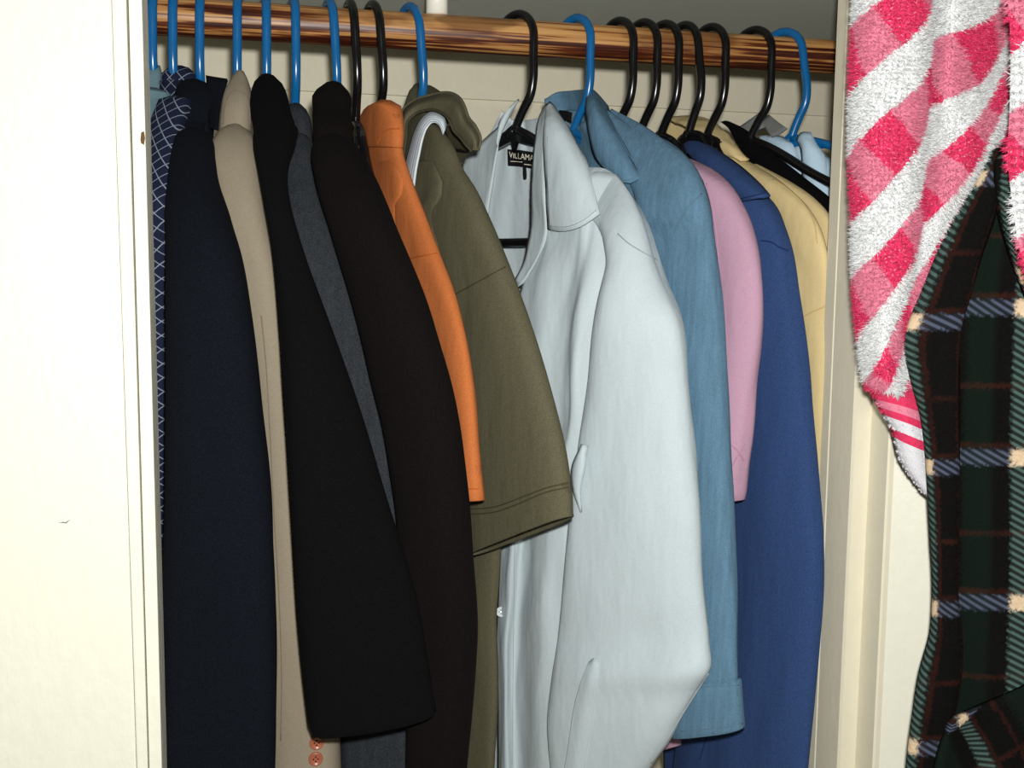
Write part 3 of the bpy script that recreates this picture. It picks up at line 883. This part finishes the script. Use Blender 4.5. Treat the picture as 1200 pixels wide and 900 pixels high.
# far front with the left collar leaf
patch('far_collar', [[(607, 116, 0.004), (597, 126, -0.008), (586, 143, -0.014)], [(592, 140, -0.008), (584, 160, -0.016), (581, 178, -0.020)], [(566, 164, -0.010), (570, 190, -0.016), (576, 215, -0.020)],
                     [(541, 192, -0.010), (556, 216, -0.014), (571, 250, -0.018)], [(545, 230, -0.008), (556, 250, -0.010), (570, 285, -0.014)]], pl, M['white'], g, 0.002)
patch('far_front', [[(535, 215, -0.006), (545, 235, -0.008), (568, 265, -0.010)], [(528, 300, -0.006), (545, 310, -0.008), (572, 330, -0.010)], [(535, 500, 0.0), (550, 500, -0.002), (575, 500, -0.006)],
                    [(545, 1000, 0.008), (560, 1000, 0.004), (580, 1000, 0.0)]], pl, M['white'], g, 0.0015, wr=0.002)
# near collar: stand and fall
patch('collar_stand', [[(634, 131, 0.010), (638, 122, 0.012), (645, 119, 0.010)], [(629, 150, -0.008), (634, 146, -0.010), (640, 142, -0.012)], [(624, 190, -0.016), (631, 185, -0.020), (637, 180, -0.024)],
                       [(621, 230, -0.018), (630, 232, -0.024), (638, 232, -0.030)], [(620, 268, -0.018), (632, 270, -0.022), (640, 272, -0.026)], [(614, 305, -0.018), (622, 308, -0.022), (632, 298, -0.024)], [(603, 328, -0.018), (606, 336, -0.020), (612, 330, -0.022)]], pl, M['white'], g, 0.002, wr=0.0016, fx=90, fy=30)
cl = patch('collar', [[(640, 122, 0.006), (645, 119, 0.010), (652, 127, 0.014), (659, 137, 0.016)], [(637, 150, -0.022), (650, 150, -0.022), (664, 155, -0.016), (675, 163, -0.006)], [(637, 190, -0.029), (655, 190, -0.030), (673, 190, -0.026), (688, 189, -0.014)],
                      [(639, 232, -0.030), (658, 230, -0.032), (678, 225, -0.030), (695, 218, -0.022)], [(641, 269, -0.028), (660, 271, -0.032), (682, 264, -0.032), (702, 250, -0.026)]], pl, M['white'], g, 0.0022, wr=0.001, fx=40, fy=25)
ws = seam_mat('white')
seam(cl, [(642, 160), (642, 200), (644, 240), (645, 264)], ws, g, 0.0004)
seam(cl, [(645, 265), (662, 266), (682, 259), (699, 246)], ws, g, 0.0004)
# near sleeve
sl = loft('sleeve', [(226, 676, -0.004, 684, 0.012, 0.008, -30), (248, 690, -0.016, 712, 0.006, 0.016, -48), (268, 702, -0.022, 740, 0.0, 0.028, -40), (290, 709, -0.024, 757, -0.004, 0.034, -30), (312, 712, -0.027, 771, -0.006, 0.038, -8), (330, 709, -0.029, 780, -0.006, 0.042), (363, 702, -0.034, 794, -0.010, 0.036), (448, 691, -0.032, 807, -0.006, 0.038), (532, 679, -0.034, 815, -0.006, 0.038),
                    (600, 671, -0.036, 820, -0.006, 0.038), (700, 660, -0.036, 826, -0.006, 0.038), (755, 654, -0.036, 831, -0.006, 0.038), (782, 650, -0.036, 833, -0.010, 0.044), (808, 647, -0.036, 818, -0.008, 0.042), (840, 645, -0.036, 799, -0.010, 0.04), (866, 646, -0.036, 785, -0.010, 0.038), (896, 648, -0.036, 764, -0.010, 0.034), (930, 650, -0.036, 745, -0.010, 0.03)],
          pl, M['white'], g, wr=0.003, fx=20, fy=6)
seam(sl, [(724, 274), (735, 284), (752, 295), (770, 305)], ws, g, 0.0006)
seam(sl, [(832, 786), (818, 808), (799, 838), (785, 862), (763, 894)], ws, g, 0.0008)
# fold of the sleeve and the sleeve placket
patch('sleeve_fold', [[(681, 520, -0.052), (684, 522, -0.058), (690, 522, -0.052)], [(669, 550, -0.050), (674, 552, -0.060), (684, 552, -0.058)], [(671, 575, -0.050), (674, 575, -0.058), (680, 575, -0.056)], [(680, 600, -0.052), (680, 600, -0.053), (681, 600, -0.053)]], pl, M['white'], g, 0.002)


def decal(name, obj, quadrows, mat, parent, lift=0.0012, th=0.0012, uvm=None):
    """small sewn-on sheet that follows the cloth under it"""
    def q(px, py, o):
        loc, nor, d = hit(obj, px, py)
        return loc - d * (lift + o)
    qr = np.array(quadrows, float); K, C, _ = qr.shape
    rows = cr(qr.reshape(K, -1), np.arange(K), np.linspace(0, K - 1, 10)).reshape(10, C, 3)
    full = np.array([cr(r_, np.arange(C), np.linspace(0, C - 1, 12)) for r_ in rows])
    return patch(name, [[tuple(c) for c in r_] for r_ in full], q, mat, parent, th, nu=24, nv=20)


pk = decal('sleeve_placket', sl, [[(690, 775, 0), (696, 771, 0.001), (702, 774, 0)], [(680, 800, 0), (690, 800, 0.003), (700, 800, 0)], [(672, 830, 0), (684, 830, 0.002), (696, 830, 0)], [(666, 870, 0), (677, 872, 0.002), (688, 876, 0)], [(658, 922, 0), (670, 922, 0.002), (682, 922, 0)]], M['white'], g)
loc, nor, d = hit(front, 587, 717)
if loc is not None: button(g, loc - d * 0.001, -d, 0.0052, M['wbutton'], M['darkthread'])
seam(front, [(604, 560), (603, 640), (602, 720), (601, 800), (600, 896)], ws, g, 0.0004)
lb = decal('neck_label', back, [[(594.5, 175, 0), (610, 176, 0), (640, 181, 0)], [(595, 192, 0), (610, 193, 0), (640, 198, 0)], [(595.5, 194.5, 0), (611, 195.8, 0), (640, 201, 0)]], M['label'], g, 0.001, 0.0008)
decal('size_tab', back, [[(612.5, 196, 0), (614, 196, 0), (616.5, 197, 0)], [(612.5, 204, 0), (614, 204, 0), (617, 204.5, 0)], [(613, 210, 0), (614.5, 211, 0), (616.5, 210, 0)]], M['label'], g, 0.0012, 0.0006)


def write(txt, obj, px, py, px2, py2, hpx, mat, parent, lift=0.0032):
    """flat lettering sewn on the label between two pixels of its baseline"""
    cu = bpy.data.curves.new('lettering', 'FONT'); cu.body = txt; cu.size = 1.0; cu.extrude = 0.01; cu.resolution_u = 3
    to = bpy.data.objects.new('lettering', cu); COL.objects.link(to)
    dg = bpy.context.evaluated_depsgraph_get()
    me = bpy.data.meshes.new_from_object(to.evaluated_get(dg))
    vs = [v.co.copy() for v in me.vertices]; fs = [tuple(p.vertices) for p in me.polygons]
    bpy.data.objects.remove(to)
    wdt = max(v.x for v in vs)
    out = []
    for v in vs:
        loc, nor, d = hit(obj, px + (px2 - px) * v.x / wdt, py + (py2 - py) * v.x / wdt - hpx * v.y / 0.72)
        out.append(loc - d * (lift + v.z * 0.012))
    mk('lettering', out, fs, mat, parent, smooth=False)


write('VILLAMARO', back, 596.5, 184.5, 636, 190.0, 7.0, M['thread'], lb)
decal('line', back, [[(598, 188.6, 0), (605, 189, 0), (612, 189.6, 0)], [(598, 189.3, 0), (605, 189.7, 0), (612, 190.3, 0)]], M['thread'], lb, 0.0022, 0.0003)
decal('line', back, [[(614, 192, 0), (620, 192.8, 0), (628, 193.6, 0)], [(614, 192.8, 0), (620, 193.6, 0), (628, 194.4, 0)]], M['thread'], lb, 0.0022, 0.0003)

# 12 denim shirt
g = garment('shirt', 830, 860, 0.86, 'light blue denim shirt with stitched cuff', 'shirt')
dpl = Plane(hookx(674), 24); pl = dpl.q
body = patch('front_panel', [[(668, 150, 0.000), (690, 140, -0.004), (712, 128, 0.004), (727, 140, 0.008)], [(672, 180, -0.004), (710, 180, -0.012), (750, 175, -0.008), (790, 170, 0.008)], [(676, 215, -0.006), (725, 215, -0.016), (770, 205, -0.012), (812, 195, 0.004)],
                           [(690, 260, -0.006), (735, 260, -0.016), (780, 255, -0.012), (815, 250, 0.0)], [(710, 400, -0.004), (750, 400, -0.012), (785, 400, -0.010), (815, 400, 0.0)], [(740, 700, -0.004), (770, 700, -0.010), (800, 700, -0.008), (830, 700, 0.0)], [(740, 1000, 0.004), (770, 1000, 0.0), (790, 1000, 0.0), (805, 1000, 0.004)]][:6], pl, M['denim'], g, 0.002, wr=0.003, fx=30, fy=7)
patch('back_panel', [[(640, 120, 0.024), (660, 116, 0.034), (684, 116, 0.034), (700, 128, 0.024)], [(640, 150, 0.024), (664, 150, 0.036), (690, 150, 0.036), (720, 150, 0.024)], [(650, 220, 0.026), (680, 220, 0.038), (705, 220, 0.036), (740, 215, 0.024)], [(660, 400, 0.026), (700, 400, 0.038), (720, 400, 0.036), (750, 400, 0.024)]], pl, M['denim_in'], g, 0.002)
patch('collar_stand', [[(638, 116, 0.016), (650, 110, 0.026), (668, 107, 0.028), (691, 105, 0.014)], [(640, 124, 0.016), (652, 118, 0.030), (672, 117, 0.032), (692, 118, 0.016)], [(642, 134, 0.016), (656, 130, 0.030), (676, 130, 0.032), (693, 134, 0.014)]], pl, M['denim'], g, 0.002)
cl = patch('collar', [[(688, 106, 0.006), (694, 104, 0.012), (703, 112, 0.016), (713, 124, 0.018)], [(686, 130, -0.020), (697, 126, -0.022), (708, 133, -0.012), (720, 145, 0.0)], [(690, 160, -0.028), (704, 160, -0.030), (722, 165, -0.022), (736, 175, -0.010)], [(697, 186, -0.026), (712, 192, -0.030), (732, 196, -0.026), (746, 197, -0.016)], [(703, 194, -0.024), (718, 206, -0.028), (736, 215, -0.026), (753, 207, -0.016)]], pl, M['denim'], g, 0.0022, wr=0.0006)
ds = seam_mat('denim')
seam(cl, [(705, 193), (718, 203), (736, 211), (749, 205)], ds, g, 0.0005)
seam(cl, [(746, 196), (735, 177), (722, 152), (713, 132)], ds, g, 0.0005)
patch('neck_label', [[(655, 129, 0.022), (662, 129.5, 0.024), (670, 132, 0.022)], [(655.5, 135, 0.022), (662, 136, 0.024), (669.5, 139, 0.022)], [(656, 139, 0.022), (662, 141, 0.024), (669, 144, 0.022)]], pl, M['label'], g, 0.0008)
sl = loft('sleeve', [(172, 706, 0.002, 716, 0.014, 0.010, -44), (190, 722, -0.006, 756, 0.010, 0.020, -42), (212, 738, -0.010, 784, 0.006, 0.026, -44), (228, 746, -0.010, 806, 0.003, 0.030, -42), (242, 751, -0.010, 820, 0.001, 0.034, -34), (256, 753, -0.010, 829, 0.0, 0.034, -18), (275, 756, -0.004, 834, 0.006), (317, 764, -0.004, 839, 0.006), (431, 778, -0.004, 849, 0.006), (579, 784, -0.004, 856, 0.006), (700, 786, -0.004, 862, 0.006), (800, 788, -0.006, 865, 0.004)], pl, M['denim'], g, 0.028, wr=0.0026, fx=26, fy=6)
cf = loft('cuff', [(797, 784, -0.008, 866, 0.004), (803, 784, -0.009, 867, 0.004), (830, 787, -0.009, 869, 0.004), (852, 789, -0.009, 871, 0.004, None, 0), (862, 790, -0.009, 871, 0.004, None, -9)], pl, M['denim'], g, 0.031, wr=0.001)
seam(cf, [(790, 806), (820, 805), (845, 804), (866, 803)], ds, g, 0.0005)
seam(cf, [(798, 857), (825, 855), (850, 852), (870, 848)], ds, g, 0.0005)
seam(sl, [(787, 282), (795, 262), (806, 244), (822, 227)], ds, g, 0.0006)

# 13 pink shirt
g = garment('shirt', 850, 590, 0.9, 'mauve pink long-sleeved knit shirt between the denim and royal blue shirts', 'shirt')
ppl = Plane(hookx(724), 20); pl = lambda a_, b_, c_: ppl.q(a_, b_, c_ + 0.006)
sl = loft('sleeve', [(186, 790, 0.004, 806, 0.008, 0.012), (198, 790, 0.0, 828, 0.0), (216, 793, 0.0, 851, 0.0), (241, 795, 0.0, 867, 0.0), (268, 798, 0.0, 879, 0), (296, 800, 0, 887, 0), (342, 804, 0, 892, 0), (397, 808, 0, 890, 0), (456, 814, 0, 882, 0), (511, 822, 0, 876, 0), (550, 830, 0, 870, 0), (586, 838, 0, 866, 0)],
          pl, M['pink'], g, 0.032, wr=0.0025, fx=24, fy=7)
seam(sl, [(828, 215), (834, 240), (840, 280), (843, 320)], seam_mat('pink'), g, 0.0005)
seam(sl, [(857, 522), (862, 526), (867, 533), (871, 540)], seam_mat('pink'), g, 0.0008, name='crease')
seam(sl, [(872, 520), (868, 528), (862, 538), (858, 546)], seam_mat('pink'), g, 0.0006, name='crease')
loft('body', [(300, 720, 0.035, 800, 0.03), (600, 720, 0.035, 800, 0.03), (760, 722, 0.035, 798, 0.03), (893, 724, 0.035, 796, 0.03, None, -20)], pl, M['pink'], g, 0.018, wr=0.002)
torso(g, M['pink'], 724, 15, ROD_Z - 0.13, 0.98)

# 14 royal blue shirt
g = garment('shirt', 880, 1000, 0.92, 'royal blue long-sleeved shirt with pointed collar', 'shirt')
bpl = Plane(hookx(799), 16); pl = lambda a_, b_, c_: bpl.q(a_, b_, c_ + 0.004)
sl = loft('sleeve', [(200, 822, 0.0, 858, 0.004, 0.016), (222, 836, -0.002, 888, 0.0), (244, 842, -0.004, 907, 0), (267, 848, -0.004, 916, 0), (283, 850, -0.004, 921, 0), (347, 850, -0.004, 930, 0), (452, 845, -0.004, 944, 0), (515, 842, -0.004, 950, 0), (596, 838, -0.004, 956, 0), (632, 832, -0.004, 960, 0), (673, 825, -0.004, 962, 0), (750, 812, -0.004, 958, 0), (821, 802, -0.004, 952, 0), (896, 792, -0.004, 946, 0), (1000, 785, -0.004, 938, 0)],
          pl, M['blue'], g, 0.036, wr=0.0035, fx=24, fy=4)
cl = patch('collar', [[(793, 162, 0.004), (800, 157, 0.008), (808, 157, 0.010), (820, 160, 0.012)], [(806, 180, -0.018), (820, 176, -0.020), (835, 176, -0.014), (845, 178, 0.0)], [(820, 196, -0.024), (838, 196, -0.028), (858, 196, -0.022), (872, 197, -0.008)], [(836, 210, -0.026), (855, 212, -0.030), (874, 214, -0.026), (889, 213, -0.014)], [(864, 237, -0.024), (876, 235, -0.028), (892, 231, -0.026), (903, 229, -0.016)]], pl, M['blue'], g, 0.0024, wr=0.0006)
bs_ = seam_mat('blue')
seam(cl, [(868, 233), (880, 230), (893, 227), (899, 224)], bs_, g, 0.0005)
seam(sl, [(892, 282), (904, 284), (914, 290), (924, 294)], bs_, g, 0.0007)
patch('body', [[(770, 300, 0.03), (800, 300, 0.03), (860, 300, 0.03)], [(770, 600, 0.03), (800, 600, 0.03), (860, 600, 0.03)], [(780, 1000, 0.03), (800, 1000, 0.03), (870, 1000, 0.03)]], pl, M['blue'], g, 0.012, wr=0.002)
seam(sl, [(820, 890), (828, 866), (838, 850)], bs_, g, 0.0006)

# 15 butter yellow shirt
g = garment('shirt', 930, 632, 0.96, 'butter yellow knit shirt with ribbed collar', 'shirt')
ypl = Plane(hookx(830), 14); pl = lambda a_, b_, c_: ypl.q(a_, b_, c_ + 0.009)
sl = loft('sleeve', [(184, 848, 0, 866, 0.004, 0.014), (196, 852, 0, 886, 0.004), (207, 856, 0, 905, 0.002), (224, 862, 0, 928, 0), (240, 868, 0, 944, 0), (262, 874, 0, 958, 0), (290, 884, 0, 967, 0), (317, 900, 0.004, 972, 0.004), (350, 908, 0.006, 975, 0.006), (420, 918, 0.006, 976, 0.006), (515, 924, 0.006, 974, 0.006), (600, 928, 0.006, 972, 0.006), (632, 930, 0.006, 971, 0.006)],
          pl, M['yellow'], g, 0.022, wr=0.002)
yb = loft('back_yoke', [(196, 872, 0.02, 894, 0.022, 0.012), (214, 890, 0.022, 926, 0.024), (232, 905, 0.022, 952, 0.024), (255, 925, 0.022, 972, 0.024), (280, 935, 0.022, 980, 0.024), (330, 945, 0.022, 984, 0.024), (600, 945, 0.022, 984, 0.024), (632, 945, 0.022, 984, 0.024)], pl, M['yellow'], g, 0.016)
ys = seam_mat('yellow')
seam(sl, [(935, 376), (950, 367), (965, 360), (974, 355)], ys, g, 0.0007)
seam(sl, [(906, 210), (925, 223), (943, 241), (954, 262), (958, 285)], ys, g, 0.0006)
patch('collar', [[(781, 138, 0.012), (800, 135, 0.022), (818, 136, 0.028), (836, 141, 0.026)], [(800, 146, 0.0), (815, 143, 0.004), (832, 144, 0.010), (846, 150, 0.014)], [(820, 160, -0.006), (832, 158, -0.006), (846, 160, -0.002), (860, 164, 0.006)], [(838, 176, -0.008), (850, 174, -0.010), (862, 176, -0.006), (872, 180, 0.004)], [(846, 184, -0.008), (858, 184, -0.010), (868, 187, -0.006), (878, 187, 0.004)]], pl, M['yellow'], g, 0.003, wr=0.0016, fx=60, fy=60)
patch('collar_stand', [[(778, 141, 0.03), (800, 138, 0.034), (836, 142, 0.036)], [(780, 160, 0.03), (800, 160, 0.034), (836, 165, 0.036)], [(790, 190, 0.03), (820, 190, 0.034), (850, 190, 0.036)]], pl, M['yellow'], g, 0.002)

# 17 black top with grey collar
g = garment('knit_top', 930, 900, 0.99, 'black knit top with grey inner collar, sloping between the yellow and pale blue shirts', 'top')
kpl = Plane(hookx(882), 22); pl = kpl.q
loft('sleeve', [(143, 846, 0.006, 856, 0.008, 0.012), (152, 856, 0.0, 874, 0.006), (166, 864, 0, 890, 0.004), (180, 872, 0, 906, 0.004), (207, 886, 0, 940, 0.002), (232, 900, 0, 972, 0.002), (258, 915, 0, 996, 0.002), (300, 925, 0, 1010, 0), (700, 930, 0, 1020, 0), (900, 930, 0, 1020, 0)], pl, M['black'], g, 0.02, wr=0.0012)
patch('grey_collar', [[(864, 150, 0.004), (880, 139, 0.010), (892, 130, 0.016)], [(870, 152, 0.004), (884, 145, 0.010), (894, 138, 0.016)], [(874, 156, 0.004), (888, 152, 0.010), (898, 148, 0.016)]], pl, M['grey'], g, 0.002)
patch('grey_collar', [[(893, 142, 0.020), (896, 137, 0.024), (901, 134, 0.026)], [(898, 152, 0.018), (906, 147, 0.022), (912, 143, 0.024)], [(904, 160, 0.016), (914, 156, 0.020), (922, 150, 0.022)]], pl, M['grey'], g, 0.002)

# 18 pale blue shirt at the right end
g = garment('shirt', 950, 900, 1.02, 'pale blue crumpled shirt at the right end of the rod, beside the frame', 'shirt')
spl = Plane(hookx(915), 26); pl = spl.q
sl = loft('sleeve', [(166, 938, 0.012, 950, 0.012, 0.02), (180, 928, 0.01, 964, 0.01), (194, 922, 0.01, 982, 0.01), (210, 915, 0.01, 1000, 0.01), (240, 915, 0.01, 1020, 0.01), (300, 920, 0.01, 1030, 0.01), (900, 930, 0.01, 1040, 0.01)], pl, M['pale'], g, 0.03, wr=0.006, fx=45, fy=10)
patch('collar', [[(887, 161, -0.004), (900, 158, -0.008), (918, 160, -0.004)], [(900, 172, -0.008), (914, 170, -0.014), (930, 172, -0.008)], [(912, 186, -0.008), (924, 186, -0.014), (938, 186, -0.006)], [(928, 200, -0.006), (938, 204, -0.010), (946, 208, -0.004)]], pl, M['pale'], g, 0.002, wr=0.003, fx=70, fy=40)
patch('collar', [[(932, 161, -0.012), (940, 155, -0.012), (950, 154, -0.010)], [(937, 175, -0.018), (946, 171, -0.022), (959, 171, -0.014)], [(938, 195, -0.016), (950, 192, -0.020), (968, 186, -0.010)], [(940, 215, -0.014), (952, 215, -0.018), (970, 210, -0.010)], [(945, 228, -0.010), (955, 232, -0.014), (972, 236, -0.010)]], pl, M['pale'], g, 0.002, wr=0.002, fx=70, fy=20)

# ------------------------------------------------------------------ towel and robe on the open door
def fuzz(name, sheets, parent, mat, count, length, seed=3, yoff=0.0):
    """terry loops: short blades rooted on the front of the sheets, carrying the cloth's own coordinates"""
    r = random.Random(seed)
    verts, faces, luv = [], [], []
    for ob in sheets:
        me = ob.data; uvd = me.uv_layers[0].data
        org = Vector((0, 0, 0)); p = ob.parent
        while p is not None: org += p.location; p = p.parent
        polys = []
        acc = 0.0; cum = []
        for pg in me.polygons:
            c = pg.center + org
            if pg.normal.dot(c - CAM) < 0.0 and pg.area > 1e-9:
                acc += pg.area; cum.append(acc); polys.append(pg)
        cum = np.array(cum)
        k = int(count * acc)
        for x in range(k):
            pg = polys[min(len(polys) - 1, int(np.searchsorted(cum, r.random() * acc)))]
            li = list(pg.loop_indices); vi = list(pg.vertices)
            w = [r.random() for _ in vi]; s_ = sum(w); w = [q_ / s_ for q_ in w]
            pt = Vector((0, 0, 0)); uu_ = [0, 0]
            for ww, a_, b_ in zip(w, vi, li):
                pt += me.vertices[a_].co * ww
                uu_[0] += uvd[b_].uv[0] * ww; uu_[1] += uvd[b_].uv[1] * ww
            pt += org
            d = (pg.normal * (0.45 + r.random() * 0.5) + Vector((r.uniform(-1, 1), r.uniform(-1, 1), r.uniform(-1.3, 0.5))) * 0.75).normalized()
            sd = d.cross(Vector((r.uniform(-1, 1), r.uniform(-1, 1), r.uniform(-1, 1)))).normalized()
            ln_ = length * r.uniform(0.6, 1.25); wd = 0.00038
            b0 = len(verts)
            verts += [pt - sd * wd, pt + sd * wd, pt + d * ln_]
            faces.append((b0, b0 + 1, b0 + 2)); luv += [tuple(uu_)] * 3
    o = mk(name, verts, faces, mat, parent, luv, smooth=False)
    o['kind'] = 'stuff'
    return o


tw = empty('bath_towel', P(1080, 560, 0.70), 'fuzzy pink and white checked towel draped on the open door over the tartan robe', 'towel')
TY = 0.700
def tq(px, py, v): return P(px, py, TY + v * (1.5 if v < 0 else 1.0))
tw1 = patch('terry_cloth', [
    [(1003, -60, 0.02), (1018, -60, -0.004), (1045, -60, -0.012), (1075, -60, -0.014), (1090, -60, 0.004), (1115, -60, -0.016), (1150, -60, -0.012), (1180, -60, 0.006), (1200, -60, 0.01)],
    [(1001, 20, 0.02), (1014, 20, -0.004), (1040, 20, -0.012), (1075, 20, -0.016), (1092, 20, 0.004), (1115, 20, -0.016), (1150, 20, -0.012), (1178, 20, 0.006), (1196, 30, 0.01)],
    [(998, 90, 0.02), (1010, 90, -0.004), (1035, 90, -0.012), (1072, 90, -0.016), (1090, 90, 0.002), (1110, 90, -0.016), (1140, 90, -0.012), (1165, 85, 0.004), (1190, 70, 0.01)],
    [(997, 160, 0.02), (1008, 160, -0.004), (1032, 160, -0.014), (1066, 160, -0.016), (1086, 155, 0.0), (1108, 150, -0.014), (1132, 140, -0.018), (1160, 130, -0.010), (1184, 110, 0.006)],
    [(1000, 235, 0.02), (1010, 235, -0.004), (1035, 235, -0.012), (1064, 232, -0.016), (1082, 225, 0.0), (1102, 215, -0.014), (1128, 200, -0.020), (1152, 180, -0.014), (1178, 150, 0.002)],
    [(1001, 310, 0.02), (1010, 310, -0.002), (1034, 310, -0.010), (1060, 305, -0.014), (1074, 295, -0.004), (1090, 285, -0.006), (1105, 268, -0.008), (1122, 245, -0.006), (1146, 210, 0.010)],
    [(1005, 380, 0.02), (1014, 380, 0.0), (1032, 378, -0.010), (1048, 372, -0.012), (1060, 365, -0.004), (1072, 355, -0.004), (1084, 335, -0.002), (1096, 310, 0.0), (1112, 275, 0.012)],
    [(1012, 440, 0.02), (1020, 440, 0.004), (1032, 438, -0.008), (1044, 432, -0.010), (1056, 424, -0.004), (1064, 415, 0.0), (1074, 400, 0.002), (1082, 380, 0.004), (1092, 345, 0.012)],
    [(1018, 456, 0.02), (1026, 458, 0.006), (1038, 460, -0.004), (1050, 462, -0.006), (1062, 464, -0.002), (1072, 466, 0.002), (1082, 468, 0.004), (1092, 470, 0.006), (1104, 472, 0.008)]],
    tq, M['towel'], tw, 0.004, uvrot=0.0, nv=110, nu=70)
# the cloth is cut on the slant: turn its weave coordinates so that the bands climb to the right
def weave(ob, fn):
    me = ob.data; org = Vector((0, 0, 0)); p = ob.parent
    while p is not None: org += p.location; p = p.parent
    for lp, ud in zip(me.loops, me.uv_layers[0].data):
        u_0, v_0 = ud.uv
        ud.uv = fn(u_0, v_0)
ca_, sa_ = math.cos(math.radians(38)), math.sin(math.radians(38))
weave(tw1, lambda u, v: (u * ca_ + v * sa_ + 0.006 + 0.004 * math.sin(v * 40), -u * sa_ + v * ca_ + 0.045 + 0.006 * math.sin(u * 60)))
tb = patch('border', [
    [(1016, 452, 0.018), (1030, 454, 0.002), (1055, 458, -0.004), (1085, 464, 0.004), (1104, 470, 0.008)],
    [(1026, 474, 0.018), (1040, 478, 0.004), (1060, 484, -0.002), (1086, 494, 0.004), (1104, 500, 0.008)],
    [(1044, 504, 0.018), (1054, 510, 0.006), (1068, 516, 0.0), (1088, 524, 0.004), (1104, 530, 0.008)],
    [(1052, 536, 0.018), (1062, 542, 0.008), (1074, 548, 0.004), (1090, 554, 0.006), (1104, 560, 0.008)],
    [(1080, 577, 0.018), (1086, 582, 0.010), (1092, 586, 0.008), (1098, 590, 0.008), (1104, 594, 0.008)]], tq, M['border'], tw, 0.003)
te = patch('hanging_end', [
    [(1178, -60, -0.046), (1200, -60, -0.046), (1240, -60, -0.046), (1280, -60, -0.046)],
    [(1184, 60, -0.046), (1200, 60, -0.05), (1240, 60, -0.05), (1280, 60, -0.046)],
    [(1183, 130, -0.046), (1202, 130, -0.05), (1240, 130, -0.05), (1280, 130, -0.046)],
    [(1181, 175, -0.046), (1202, 175, -0.05), (1240, 175, -0.05), (1280, 175, -0.046)],
    [(1186, 235, -0.046), (1206, 235, -0.05), (1244, 235, -0.05), (1282, 235, -0.046)],
    [(1197, 290, -0.046), (1214, 290, -0.046), (1250, 290, -0.05), (1285, 290, -0.046)],
    [(1212, 340, -0.046), (1230, 340, -0.046), (1260, 340, -0.046), (1285, 340, -0.046)]], tq, M['towel'], tw, 0.004)
weave(te, lambda u, v: (u * ca_ + v * sa_, -u * sa_ + v * ca_ + 0.02))
fuzz('terry_loops', [tw1, te], tw, M['towel'], 1500000, 0.0052)
fuzz('border_loops', [tb], tw, M['border'], 500000, 0.0016, 5)

rb = empty('bathrobe', P(1140, 960, 0.70), 'dark tartan fleece robe hanging on the open door below the towel', 'robe')
RY = 0.712
def rq(px, py, v): return P(px, py, RY + v)
def shift(ob, du, dv, rot=0.0):
    c_, s_ = math.cos(rot), math.sin(rot)
    weave(ob, lambda u, v: (u * c_ - v * s_ + du, u * s_ + v * c_ + dv))
b_ = loft('body', [(130, 1184, 0.006, 1240, 0.0), (160, 1176, 0.004, 1260, -0.046), (200, 1160, 0.0, 1280, -0.04), (260, 1140, 0.0, 1300, -0.06), (330, 1122, 0.0, 1320, -0.075), (450, 1112, 0.0, 1330, -0.09), (700, 1106, 0.0, 1330, -0.09), (850, 1096, 0.0, 1330, -0.09), (1000, 1085, 0.0, 1330, -0.09)], rq, M['tartan'], rb, 0.028, wr=0.003, fx=25, fy=5, n=80)
s_l = loft('sleeve', [(176, 1158, -0.026, 1182, -0.03, 0.01), (200, 1148, -0.026, 1176, -0.03), (250, 1120, -0.022, 1168, -0.036), (300, 1097, -0.02, 1152, -0.036), (350, 1076, -0.018, 1138, -0.036), (380, 1064, -0.018, 1129, -0.036), (400, 1060, -0.018, 1127, -0.036), (440, 1067, -0.018, 1126, -0.036), (490, 1080, -0.018, 1125, -0.036),
                      (560, 1086, -0.018, 1125, -0.030), (640, 1089, -0.018, 1124, -0.028), (700, 1091, -0.018, 1123, -0.028), (740, 1088, -0.018, 1126, -0.028), (790, 1075, -0.018, 1124, -0.028), (850, 1066, -0.018, 1112, -0.026), (900, 1060, -0.018, 1104, -0.026), (980, 1052, -0.018, 1095, -0.026)], rq, M['tartan'], rb, 0.018, wr=0.003, fx=25, fy=6)
lp_ = patch('lapel', [[(1172, 190, -0.05), (1186, 170, -0.042), (1205, 150, -0.040)], [(1168, 245, -0.038), (1188, 250, -0.048), (1215, 250, -0.050)], [(1182, 300, -0.042), (1200, 310, -0.052), (1225, 320, -0.054)], [(1200, 350, -0.044), (1215, 355, -0.054), (1240, 360, -0.056)]], rq, M['tartan'], rb, 0.004)
fl = patch('skirt_fold', [[(1118, 846, -0.05), (1150, 828, -0.046), (1200, 806, -0.058), (1260, 780, -0.066)], [(1104, 880, -0.05), (1150, 880, -0.048), (1200, 880, -0.060), (1260, 880, -0.070)], [(1088, 960, -0.05), (1140, 970, -0.048), (1200, 980, -0.060), (1260, 980, -0.070)]], rq, M['tartan'], rb, 0.005)
shift(fl, 0.0, 0.02, math.radians(-28))
shift(b_, -0.030, -0.046)
shift(s_l, 0.047, 0.033)
